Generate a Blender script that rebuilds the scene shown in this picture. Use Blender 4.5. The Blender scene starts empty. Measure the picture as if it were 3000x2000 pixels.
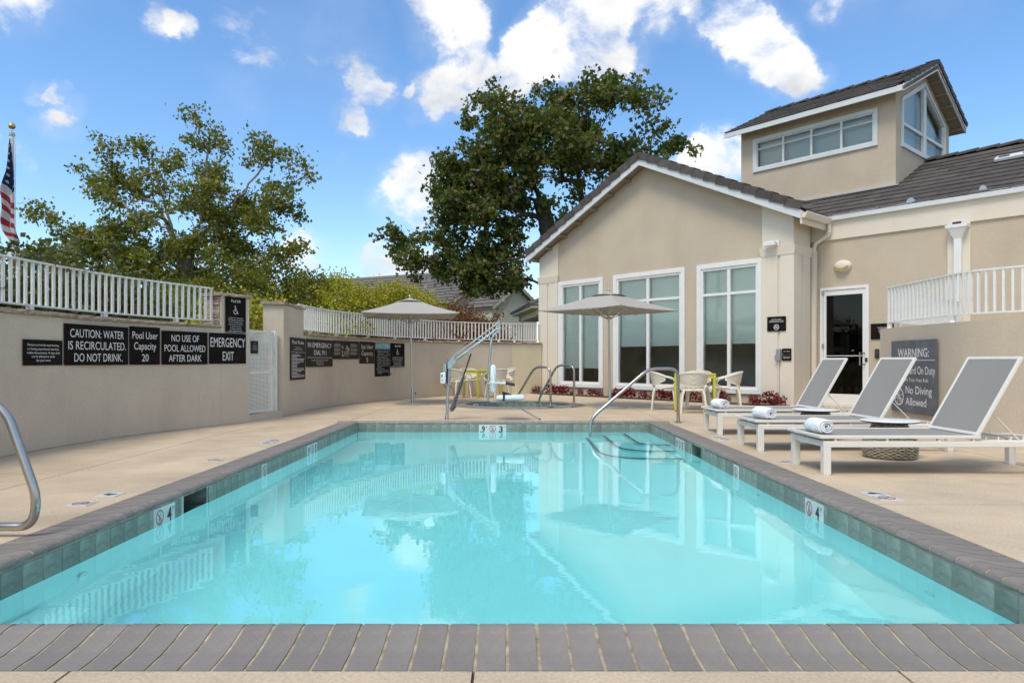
import bpy, bmesh, math, random
import numpy as np
from mathutils import Vector, Matrix, noise as mnoise
R = math.radians
scene = bpy.context.scene
COL = scene.collection

# ------------------------------------------------------------------ camera
cam_data = bpy.data.cameras.new('camera')
cam = bpy.data.objects.new('camera', cam_data)
COL.objects.link(cam)
cam.location = (0, 0, 1.0)
cam.rotation_euler = (R(90), 0, 0)
cam_data.sensor_width = 36
cam_data.lens = 24
cam_data.shift_x = 0.0013
cam_data.shift_y = 0.0187
cam_data.clip_start = 0.05
cam_data.clip_end = 6000
scene.camera = cam

# ------------------------------------------------------------------ render and exposure
scene.render.engine = 'CYCLES'
scene.cycles.use_denoising = True
try:
    scene.cycles.denoiser = 'OPENIMAGEDENOISE'
except Exception:
    pass
scene.cycles.max_bounces = 10
scene.cycles.diffuse_bounces = 6
scene.cycles.glossy_bounces = 4
scene.cycles.transmission_bounces = 8
scene.cycles.transparent_max_bounces = 12
scene.cycles.sample_clamp_indirect = 40
scene.cycles.blur_glossy = 0.0
scene.view_settings.view_transform = 'Standard'
scene.view_settings.look = 'None'
scene.view_settings.use_curve_mapping = False
scene.view_settings.gamma = 1.0
scene.view_settings.exposure = 0.62

# ------------------------------------------------------------------ sun and sky
SUN_DIR = Vector((-0.40, -0.60, 1.20)).normalized()      # towards the sun
SUN_EL = math.asin(SUN_DIR.z)
sun_data = bpy.data.lights.new('sun', 'SUN')
sun_data.energy = 1.7
sun_data.angle = R(22)
sun_data.color = (1.0, 0.92, 0.81)
sun = bpy.data.objects.new('sun', sun_data)
COL.objects.link(sun)
sun.rotation_euler = (-SUN_DIR).to_track_quat('-Z', 'Y').to_euler()

world = bpy.data.worlds.new('World')
scene.world = world
world.use_nodes = True
wn = world.node_tree.nodes
wl = world.node_tree.links
wn.clear()

def wnode(t, **kw):
    n = wn.new(t)
    for k, v in kw.items():
        setattr(n, k, v)
    return n

def wmath(op, a, b=None, clamp=False):
    n = wnode('ShaderNodeMath', operation=op, use_clamp=clamp)
    for i, v in enumerate((a, b)):
        if v is None:
            continue
        if isinstance(v, (int, float)):
            n.inputs[i].default_value = v
        else:
            wl.new(v, n.inputs[i])
    return n.outputs[0]

sky = wnode('ShaderNodeTexSky', sky_type='NISHITA')
sky.sun_disc = False
sky.sun_elevation = SUN_EL
sky.sun_rotation = math.atan2(SUN_DIR.x, SUN_DIR.y)
sky.altitude = 100
sky.air_density = 1.0
sky.dust_density = 0.6
sky.ozone_density = 2.0
tc = wnode('ShaderNodeTexCoord')

def wnoise(scale, detail, rough, dist=0.0, off=(0, 0, 0), stretch=(1, 1, 1.5)):
    m = wnode('ShaderNodeMapping')
    m.inputs['Location'].default_value = off
    m.inputs['Scale'].default_value = stretch
    wl.new(tc.outputs['Generated'], m.inputs['Vector'])
    n = wnode('ShaderNodeTexNoise')
    n.inputs['Scale'].default_value = scale
    n.inputs['Detail'].default_value = detail
    n.inputs['Roughness'].default_value = rough
    n.inputs['Distortion'].default_value = dist
    wl.new(m.outputs[0], n.inputs['Vector'])
    return n.outputs['Fac']

# cumulus banks: (tangent-right, tangent-up, angular radius, weight) of each bank
BANKS = [(-0.088, 0.513, 0.081, 0.55),
         (-0.113, 0.523, 0.069, 0.40),
         (-0.053, 0.480, 0.037, 0.55),
         (-0.128, 0.397, 0.047, 0.70),
         (-0.088, 0.393, 0.050, 0.80),
         (-0.043, 0.403, 0.053, 0.90),
         (0.002, 0.401, 0.050, 0.80),
         (0.037, 0.443, 0.053, 0.95),
         (0.077, 0.463, 0.066, 1.10),
         (0.122, 0.463, 0.069, 1.10),
         (0.152, 0.433, 0.047, 0.90),
         (0.192, 0.420, 0.037, 0.50),
         (0.132, 0.518, 0.075, 0.70),
         (0.202, 0.518, 0.075, 0.60),
         (0.262, 0.503, 0.056, 0.50),
         (0.312, 0.508, 0.044, 0.70),
         (0.337, 0.483, 0.050, 1.00),
         (0.367, 0.453, 0.059, 1.10),
         (0.397, 0.420, 0.050, 0.95),
         (0.422, 0.398, 0.037, 0.60),
         (0.452, 0.408, 0.025, 0.40),
         (-0.228, 0.410, 0.037, 0.80),
         (-0.198, 0.403, 0.031, 0.80),
         (-0.243, 0.358, 0.034, 0.75),
         (-0.223, 0.353, 0.028, 0.75),
         (-0.161, 0.406, 0.014, 0.60),
         (-0.503, 0.475, 0.026, 0.70),
         (-0.473, 0.470, 0.021, 0.60),
         (-0.298, 0.468, 0.106, 0.22),
         (-0.248, 0.498, 0.062, 0.20),
         (-0.693, 0.397, 0.021, 0.70),
         (-0.670, 0.397, 0.015, 0.55),
         (-0.655, 0.368, 0.021, 0.65),
         (-0.668, 0.343, 0.026, 0.60),
         (-0.133, 0.268, 0.056, 0.90),
         (-0.158, 0.228, 0.056, 0.70),
         (-0.123, 0.218, 0.050, 0.70),
         (-0.293, 0.161, 0.037, 0.90),
         (-0.308, 0.143, 0.037, 0.70),
         (-0.173, 0.133, 0.062, 0.95),
         (-0.208, 0.123, 0.044, 0.80),
         (-0.133, 0.128, 0.056, 0.80),
         (0.292, 0.278, 0.056, 1.00),
         (0.327, 0.268, 0.050, 0.90),
         (0.257, 0.278, 0.037, 0.80),
         (0.472, 0.528, 0.031, 0.60),
         (-0.408, 0.373, 0.050, 0.22),
         (0.002, 0.113, 0.087, 0.50),
         (0.032, 0.178, 0.056, 0.30),
         (-.95, .3, .12, .5), (1.05, .35, .15, .6), (-.8, .68, .15, .6), (.6, .75, .2, .7), (0, .85, .2, .5), (-.4, .95, .2, .5)]
warp_n = wnode('ShaderNodeTexNoise')
warp_n.inputs['Scale'].default_value = 5.0
warp_n.inputs['Detail'].default_value = 7
warp_n.inputs['Roughness'].default_value = 0.62
wl.new(tc.outputs['Generated'], warp_n.inputs['Vector'])
wsub = wnode('ShaderNodeVectorMath', operation='SUBTRACT')
wl.new(warp_n.outputs['Color'], wsub.inputs[0])
wsub.inputs[1].default_value = (.5, .5, .5)
wscl = wnode('ShaderNodeVectorMath', operation='SCALE')
wl.new(wsub.outputs[0], wscl.inputs[0])
wscl.inputs['Scale'].default_value = 0.13
wadd = wnode('ShaderNodeVectorMath', operation='ADD')
wl.new(wscl.outputs[0], wadd.inputs[0])
wl.new(tc.outputs['Generated'], wadd.inputs[1])
nm = wnode('ShaderNodeVectorMath', operation='NORMALIZE')
wl.new(wadd.outputs[0], nm.inputs[0])
total = None
for (u, v, r, w) in BANKS:
    d = Vector((u, 1, v)).normalized()
    dp = wnode('ShaderNodeVectorMath', operation='DOT_PRODUCT')
    wl.new(nm.outputs[0], dp.inputs[0])
    dp.inputs[1].default_value = d
    mr = wnode('ShaderNodeMapRange', interpolation_type='SMOOTHSTEP')
    wl.new(dp.outputs['Value'], mr.inputs[0])
    mr.inputs[1].default_value = math.cos(r * 1.0)
    mr.inputs[2].default_value = 1.0
    mr.inputs[3].default_value = 0.0
    mr.inputs[4].default_value = w
    total = mr.outputs[0] if total is None else wmath('ADD', total, mr.outputs[0])
total = wmath('MINIMUM', total, 1.0)
# unseen clouds behind and above the view, thickened for brighter, more neutral light
sepx = wnode('ShaderNodeSeparateXYZ')
wl.new(tc.outputs['Generated'], sepx.inputs[0])
behind = wnode('ShaderNodeMapRange', interpolation_type='SMOOTHSTEP')
wl.new(sepx.outputs['Y'], behind.inputs[0])
behind.inputs[1].default_value = 0.55
behind.inputs[2].default_value = 0.25
behind.inputs[3].default_value = 0.0
behind.inputs[4].default_value = 1.0
far_n = wnoise(2.2, 2, 0.5, 0.0, (3, 1, 7))
far_c = wmath('MULTIPLY', wmath('MULTIPLY', wmath('SUBTRACT', far_n, 0.30), 3.4), behind.outputs[0], True)
total = wmath('MAXIMUM', total, far_c)
fine = wnoise(7.5, 9, 0.62, 0.35)
fine2 = wnoise(24, 6, 0.6, 0.2, (5, 5, 5))
fmix = wmath('ADD', wmath('MULTIPLY', fine, 0.75), wmath('MULTIPLY', fine2, 0.25))
shape = wmath('ADD', wmath('MULTIPLY', total, .85), wmath('MULTIPLY', wmath('SUBTRACT', fmix, 0.5), 3.2))
maskr = wnode('ShaderNodeMapRange', interpolation_type='SMOOTHERSTEP')
wl.new(shape, maskr.inputs[0])
maskr.inputs[1].default_value = 0.22
maskr.inputs[2].default_value = 1.15
# thin veil
veil = wmath('MULTIPLY', wmath('MULTIPLY', total, wmath('SUBTRACT', fmix, 0.30)), 1.1, True)
mask = wmath('MAXIMUM', maskr.outputs[0], veil)
shade_n = wnoise(5.0, 5, 0.55, 0.3, (0.02, 0.03, -0.05))
cramp = wnode('ShaderNodeValToRGB')
wl.new(shade_n, cramp.inputs[0])
cramp.color_ramp.elements[0].position = 0.36
cramp.color_ramp.elements[0].color = (2.9, 3.05, 3.3, 1)
cramp.color_ramp.elements[1].position = 0.58
cramp.color_ramp.elements[1].color = (5.0, 4.9, 4.75, 1)
hsv = wnode('ShaderNodeHueSaturation')
hsv.inputs['Saturation'].default_value = 1.18
hsv.inputs['Value'].default_value = 1.0
wl.new(sky.outputs[0], hsv.inputs['Color'])
SKY_TINT = wnode('ShaderNodeMix', data_type='RGBA', blend_type='MULTIPLY')
SKY_TINT.inputs[0].default_value = 1.0
wl.new(hsv.outputs[0], SKY_TINT.inputs[6])
SKY_TINT.inputs[7].default_value = (1, 1, 1, 1)
cm = wnode('ShaderNodeMix', data_type='RGBA')
wl.new(mask, cm.inputs[0])
wl.new(SKY_TINT.outputs[2], cm.inputs[6])
wl.new(cramp.outputs[0], cm.inputs[7])
bg = wnode('ShaderNodeBackground')
bg.inputs['Strength'].default_value = 0.15
wl.new(cm.outputs[2], bg.inputs['Color'])
wo = wnode('ShaderNodeOutputWorld')
wl.new(bg.outputs[0], wo.inputs['Surface'])
world.cycles.sampling_method = 'MANUAL'
world.cycles.sample_map_resolution = 1024

# ------------------------------------------------------------------ materials
MATS = {}

def new_mat(name):
    m = bpy.data.materials.new(name)
    m.use_nodes = True
    nt = m.node_tree
    b = nt.nodes['Principled BSDF']
    MATS[name] = m
    return m, nt, b

def ramp_color(nt, fac, c0, c1, p0=0.3, p1=0.7):
    r = nt.nodes.new('ShaderNodeValToRGB')
    r.color_ramp.elements[0].position = p0
    r.color_ramp.elements[1].position = p1
    r.color_ramp.elements[0].color = (*c0, 1)
    r.color_ramp.elements[1].color = (*c1, 1)
    nt.links.new(fac, r.inputs[0])
    return r.outputs[0]

def noise_node(nt, scale, detail=4, rough=0.6, stretch=None, coord='Object'):
    t = nt.nodes.new('ShaderNodeTexCoord')
    n = nt.nodes.new('ShaderNodeTexNoise')
    n.inputs['Scale'].default_value = scale
    n.inputs['Detail'].default_value = detail
    n.inputs['Roughness'].default_value = rough
    if stretch:
        mp = nt.nodes.new('ShaderNodeMapping')
        mp.inputs['Scale'].default_value = stretch
        nt.links.new(t.outputs[coord], mp.inputs[0])
        nt.links.new(mp.outputs[0], n.inputs['Vector'])
    else:
        nt.links.new(t.outputs[coord], n.inputs['Vector'])
    return n.outputs['Fac']

def mixc(nt, fac, a, b, blend='MIX'):
    m = nt.nodes.new('ShaderNodeMix')
    m.data_type = 'RGBA'
    m.blend_type = blend
    for i, v in ((0, fac), (6, a), (7, b)):
        if isinstance(v, (int, float)):
            m.inputs[i].default_value = v
        elif isinstance(v, tuple):
            m.inputs[i].default_value = (*v, 1)
        else:
            nt.links.new(v, m.inputs[i])
    return m.outputs[2]

def mat(name, c, rough=0.6, var=0.08, scale=4.0, metal=0.0, bump=0.0, bscale=60.0, stretch=None,
        dirt=0.0, dirt_c=(.2, .17, .12), dscale=0.9, dstretch=None, rnd=0.0, spec=None, detail=5, speck=0.0, sscale=60.0):
    m, nt, b = new_mat(name)
    c = tuple(c)
    lo = tuple(max(0, x * (1 - var)) for x in c)
    hi = tuple(min(1, x * (1 + var)) for x in c)
    col = ramp_color(nt, noise_node(nt, scale, detail, 0.6, stretch), lo, hi)
    if dirt:
        f = noise_node(nt, dscale, 6, 0.65, dstretch)
        mr = nt.nodes.new('ShaderNodeMapRange')
        nt.links.new(f, mr.inputs[0])
        mr.inputs[1].default_value = 0.5
        mr.inputs[2].default_value = 0.78
        mr.inputs[4].default_value = dirt
        col = mixc(nt, mr.outputs[0], col, dirt_c)
    if speck:
        f2 = noise_node(nt, sscale, 3, 0.7)
        g2 = ramp_color(nt, f2, (1 - speck,) * 3, (1 + speck * .0 + 0,) * 3, .35, .6)
        col = mixc(nt, 1.0, col, g2, 'MULTIPLY')
    if rnd:
        oi = nt.nodes.new('ShaderNodeObjectInfo')
        mr = nt.nodes.new('ShaderNodeMapRange')
        nt.links.new(oi.outputs['Random'], mr.inputs[0])
        mr.inputs[3].default_value = 1 - rnd
        mr.inputs[4].default_value = 1 + rnd
        vm = nt.nodes.new('ShaderNodeVectorMath')
        vm.operation = 'SCALE'
        nt.links.new(col, vm.inputs[0])
        nt.links.new(mr.outputs[0], vm.inputs['Scale'])
        col = vm.outputs[0]
    nt.links.new(col, b.inputs['Base Color'])
    b.inputs['Roughness'].default_value = rough
    b.inputs['Metallic'].default_value = metal
    if spec is not None:
        b.inputs['Specular IOR Level'].default_value = spec
    if bump:
        bn = nt.nodes.new('ShaderNodeBump')
        bn.inputs['Strength'].default_value = bump
        bn.inputs['Distance'].default_value = 0.004
        nt.links.new(noise_node(nt, bscale, 6, 0.7), bn.inputs['Height'])
        nt.links.new(bn.outputs[0], b.inputs['Normal'])
    return m

stucco = mat('stucco_tan', (.54, .455, .34), .85, .06, 1.2, bump=.8, bscale=90, dirt=.35, dirt_c=(.36, .29, .205), dscale=.9, dstretch=(1, 1, .28), detail=9, speck=.09, sscale=45, spec=.2)
stucco_lit = mat('stucco_return_lit', (.66, .57, .39), .85, .05, 1.2, bump=.5, bscale=120, spec=.2)  # lighter wall stucco: the light on this stretch is painted into its colour
stucco_band = mat('stucco_cream', (.70, .63, .515), .8, .03, 1.3, bump=.4, bscale=120, dirt=.2, dirt_c=(.5, .42, .3), dscale=1.0, dstretch=(1, 1, .3), spec=.2)
stucco_wall = mat('stucco_wall', (.60, .505, .39), .88, .07, .9, bump=.8, bscale=90, dirt=.45, dirt_c=(.36, .295, .22), dscale=.9, dstretch=(1, 1, .3), detail=9, speck=.10, sscale=45, spec=.2)
deck_m = mat('deck_concrete', (.585, .47, .325), .85, .13, 1.3, bump=.7, bscale=45, dirt=.6, dirt_c=(.40, .32, .235), dscale=1.5, rnd=.035, spec=.2, detail=9, speck=.22, sscale=70)
joint_m = mat('deck_joint', (.10, .075, .05), .95, .1)
brick_m = mat('coping_brick', (.235, .207, .175), .6, .12, 5, bump=.35, bscale=50, rnd=.09, dirt=.5, dirt_c=(.32, .29, .255), dscale=5, detail=8, speck=.10, sscale=90)
grout_m = mat('coping_grout', (.36, .30, .20), .9, .45, 18, bump=.5, bscale=90)
tile_m = mat('slate_tile', (.205, .22, .178), .35, .38, 9, bump=.3, bscale=30, rnd=.22, stretch=(1, 1, 3), dirt=.5, dirt_c=(.33, .36, .30), dscale=7, dstretch=(1, 1, 3))
tgrout_m = mat('tile_grout', (.50, .51, .45), .8, .1, 20)
plaster_m = mat('pool_plaster', (.90, .96, .96), .8, .03, 1.5)
strip_m = mat('step_edge_tile', (.03, .045, .06), .4, .15, 20)
white_m = mat('white_paint', (.74, .74, .71), .4, .03, 5, dirt=.12, dirt_c=(.5, .46, .38), dscale=4)
rail_m = mat('rail_paint', (.76, .745, .68), .45, .04, 8, dirt=.2, dirt_c=(.5, .47, .38), dscale=6)
fascia_m = mat('fascia_paint', (.62, .64, .63), .5, .04, 3, dirt=.3, dirt_c=(.45, .42, .36), dscale=2.5)
cap_m = mat('cap_stone', (.33, .25, .18), .9, .35, 14, bump=1.0, bscale=25, rnd=.12, dirt=.5, dirt_c=(.14, .10, .07), dscale=8)
ledger_m = mat('ledger_stone', (.42, .33, .25), .85, .25, 8, bump=.8, bscale=30, rnd=.25)
roof_m = mat('concrete_tile', (.092, .082, .073), .85, .2, 9, bump=.5, bscale=40, rnd=.2, dirt=.35, dirt_c=(.15, .13, .11), dscale=3, spec=.2)
soffit_m = mat('soffit_wood', (.28, .22, .16), .8, .1, 4)
panel_m = mat('sign_panel', (.014, .011, .009), .6, .25, 3, dirt=.25, dirt_c=(.05, .042, .034), dscale=3, spec=.04)
panel_b = mat('sign_panel_brown', (.045, .034, .026), .6, .2, 3, dirt=.25, dirt_c=(.085, .068, .052), dscale=3, spec=.04)
panel_g = mat('sign_panel_grey', (.135, .14, .145), .6, .18, 3, dirt=.4, dirt_c=(.2, .2, .2), dscale=3, spec=.04)
letter_m = mat('sign_lettering', (.72, .71, .66), .6, .03, 5)
letter_d = mat('sign_lettering_dim', (.36, .33, .29), .6, .05, 5)
teal_m = mat('sign_teal', (.13, .30, .36), .5, .06, 5)
tilewhite = mat('marker_tile', (.62, .65, .62), .3, .04, 8)
black_m = mat('black_paint', (.02, .02, .022), .5, .1, 9)
red_m = mat('red_paint', (.42, .05, .05), .5, .1, 9)
steel = mat('stainless', (.47, .45, .41), .3, .06, 6, metal=1.0, stretch=(1, 1, 12))
galv = mat('galvanised', (.44, .47, .45), .42, .06, 9, metal=.75)
alu = mat('umbrella_metal', (.55, .55, .53), .35, .04, 9, metal=.8)
base_m = mat('umbrella_base', (.33, .34, .33), .5, .08, 9, metal=.3)
black_pl = mat('black_plastic', (.025, .026, .028), .5, .1, 9)
grey_pl = mat('grey_plastic', (.075, .082, .09), .5, .06, 9)
white_pl = mat('white_plastic', (.78, .80, .78), .4, .02, 5)
chair_m = mat('cream_resin', (.72, .67, .55), .45, .03, 6)
lime_m = mat('lime_metal', (.50, .48, .05), .4, .04, 6)
frame_m = mat('lounger_frame', (.74, .70, .61), .4, .02, 5)
wick_m = mat('wicker_strand', (.36, .31, .235), .6, .35, 40, rnd=.15)
wick_in = mat('wicker_core', (.07, .055, .04), .9, .2, 20)
ttop_m = mat('table_top', (.78, .79, .77), .35, .02, 5)
towel_m = mat('terry_towel', (.86, .85, .83), .95, .04, 60, bump=1.0, bscale=260, spec=.1)
mulch_m = mat('mulch', (.06, .042, .03), 1.0, .5, 30, bump=1.0, bscale=40)
grass_m = mat('garden_ground', (.09, .10, .035), 1.0, .45, 6, bump=1.0, bscale=30)
ground_m = mat('ground_far', (.17, .16, .10), 1.0, .25, .5)
house_m = mat('house_wall', (.50, .47, .37), .85, .05, 2)
batten_m = mat('house_batten', (.33, .31, .23), .8, .05, 3)
hroof_m = mat('house_roof', (.13, .12, .115), .8, .15, 5, rnd=.1, dirt=.3, dirt_c=(.18, .17, .16), dscale=2)
room_m = mat('room_inside', (.62, .58, .48), .9, .1, 2)
dark_in = mat('dark_inside', (.02, .02, .02), .9, .1, 2)
shade_m = mat('roller_shade', (.86, .90, .82), .85, .02, 60, stretch=(1, 1, .05))
backing_m = mat('tower_backing', (.62, .64, .60), .8, .06, 1.5)  # for added pale sheets that stand in for daylight inside the tower
gold_m = mat('gold_ball', (.65, .45, .18), .3, .1, 9, metal=1.0)
lampglass_m = mat('lamp_glass', (.35, .27, .05), .4, .1, 9)
bark_grey = mat('bark_pale', (.30, .27, .225), .95, .35, 6, bump=1.0, bscale=15)
bark_dark = mat('bark_dark', (.065, .05, .038), .95, .35, 6, bump=1.0, bscale=15)

def fabric(name, c, weave=900.0, var=.05, trans=0.0):
    m, nt, b = new_mat(name)
    n1 = noise_node(nt, 1.2, 4, .6)
    col = ramp_color(nt, n1, tuple(x * (1 - var) for x in c), tuple(x * (1 + var) for x in c))
    n2 = noise_node(nt, weave, 1, .5)
    col = mixc(nt, ramp_color(nt, n2, (0, 0, 0), (.35, .35, .35)), col, tuple(x * .7 for x in c))
    nt.links.new(col, b.inputs['Base Color'])
    b.inputs['Roughness'].default_value = .85
    b.inputs['Specular IOR Level'].default_value = .2
    if trans:
        tr = nt.nodes.new('ShaderNodeBsdfTranslucent')
        nt.links.new(col, tr.inputs[0])
        mx = nt.nodes.new('ShaderNodeMixShader')
        mx.inputs[0].default_value = trans
        nt.links.new(b.outputs[0], mx.inputs[1])
        nt.links.new(tr.outputs[0], mx.inputs[2])
        nt.links.new(mx.outputs[0], nt.nodes['Material Output'].inputs[0])
    return m
sling_m = fabric('sling_mesh', (.30, .29, .26), 300)
canopy_m = fabric('canopy_fabric', (.435, .41, .36), 200, .03, .03)

def leafmat(name, c0, c1, c2, trans=.3):
    m, nt, b = new_mat(name)
    g = nt.nodes.new('ShaderNodeNewGeometry')
    r = nt.nodes.new('ShaderNodeValToRGB')
    nt.links.new(g.outputs['Random Per Island'], r.inputs[0])
    e = r.color_ramp.elements
    e[0].position = .0
    e[0].color = (*c0, 1)
    e[1].position = .82
    e[1].color = (*c1, 1)
    x = e.new(.97)
    x.color = (*c2, 1)
    nt.links.new(r.outputs[0], b.inputs['Base Color'])
    b.inputs['Roughness'].default_value = .5
    b.inputs['Specular IOR Level'].default_value = .35
    tr = nt.nodes.new('ShaderNodeBsdfTranslucent')
    vm = nt.nodes.new('ShaderNodeVectorMath')
    vm.operation = 'MULTIPLY'
    vm.inputs[1].default_value = (1.5, 1.6, .6)
    nt.links.new(r.outputs[0], vm.inputs[0])
    nt.links.new(vm.outputs[0], tr.inputs[0])
    mx = nt.nodes.new('ShaderNodeMixShader')
    mx.inputs[0].default_value = trans
    nt.links.new(b.outputs[0], mx.inputs[1])
    nt.links.new(tr.outputs[0], mx.inputs[2])
    nt.links.new(mx.outputs[0], nt.nodes['Material Output'].inputs[0])
    return m
leaf_olive = leafmat('leaf_olive', (.075, .10, .016), (.205, .225, .03), (.36, .23, .04), .35)
leaf_dark = leafmat('leaf_dark', (.035, .062, .013), (.125, .155, .028), (.20, .12, .03), .33)
leaf_yellow = leafmat('leaf_yellow', (.22, .26, .02), (.46, .42, .04), (.55, .30, .04))
leaf_hedge = leafmat('leaf_hedge', (.035, .05, .012), (.10, .11, .022), (.18, .12, .03))
leaf_rust = leafmat('leaf_rust', (.10, .045, .02), (.26, .11, .05), (.30, .22, .05))
leaf_red = leafmat('leaf_red', (.10, .008, .012), (.24, .02, .025), (.32, .06, .04), .2)

def glass_pane(name, tint, ior=1.5):
    m, nt, b = new_mat(name)
    nt.nodes.remove(b)
    t = nt.nodes.new('ShaderNodeBsdfTransparent')
    t.inputs[0].default_value = (*tint, 1)
    g = nt.nodes.new('ShaderNodeBsdfGlossy')
    g.inputs['Roughness'].default_value = 0.0
    f = nt.nodes.new('ShaderNodeFresnel')
    f.inputs[0].default_value = ior
    mx = nt.nodes.new('ShaderNodeMixShader')
    nt.links.new(f.outputs[0], mx.inputs[0])
    nt.links.new(t.outputs[0], mx.inputs[1])
    nt.links.new(g.outputs[0], mx.inputs[2])
    nt.links.new(mx.outputs[0], nt.nodes['Material Output'].inputs[0])
    return m
pane_m = glass_pane('window_glass', (.96, 1.0, .97), 1.65)
pane_dark = glass_pane('door_glass', (.35, .38, .36), 1.4)

def water_mat(name, tint, ior):
    m, nt, b = new_mat(name)
    nt.nodes.remove(b)
    g = nt.nodes.new('ShaderNodeBsdfGlass')
    g.inputs['Color'].default_value = (*tint, 1)
    g.inputs['Roughness'].default_value = 0.0
    g.inputs['IOR'].default_value = ior
    rf = nt.nodes.new('ShaderNodeBsdfRefraction')
    rf.inputs['Color'].default_value = (*tint, 1)
    rf.inputs['Roughness'].default_value = 0.0
    rf.inputs['IOR'].default_value = 1.33
    gl = nt.nodes.new('ShaderNodeBsdfGlossy')
    gl.inputs['Roughness'].default_value = 0.0
    gl.inputs['Color'].default_value = (.95, 1, 1, 1)
    fr = nt.nodes.new('ShaderNodeFresnel')
    fr.inputs[0].default_value = ior
    bn = nt.nodes.new('ShaderNodeBump')
    bn.inputs['Strength'].default_value = .11
    bn.inputs['Distance'].default_value = .01
    n1 = noise_node(nt, 2.2, 3, .5, (1, 1.6, 1))
    n2 = noise_node(nt, 12, 2, .5, (1, 1.8, 1))
    a = nt.nodes.new('ShaderNodeMath')
    a.operation = 'MULTIPLY_ADD'
    nt.links.new(n2, a.inputs[0])
    a.inputs[1].default_value = .10
    nt.links.new(n1, a.inputs[2])
    nt.links.new(a.outputs[0], bn.inputs['Height'])
    for n in (g, rf, gl, fr):
        nt.links.new(bn.outputs[0], n.inputs['Normal'])
    mx = nt.nodes.new('ShaderNodeMixShader')
    nt.links.new(fr.outputs[0], mx.inputs[0])
    nt.links.new(rf.outputs[0], mx.inputs[1])
    nt.links.new(gl.outputs[0], mx.inputs[2])
    nt.links.new(mx.outputs[0], nt.nodes['Material Output'].inputs[0])
    return m
water_m = water_mat('water', (.54, .945, .975), 1.9)
spa_water_m = water_mat('spa_water', (.55, .85, .82), 1.33)

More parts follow.
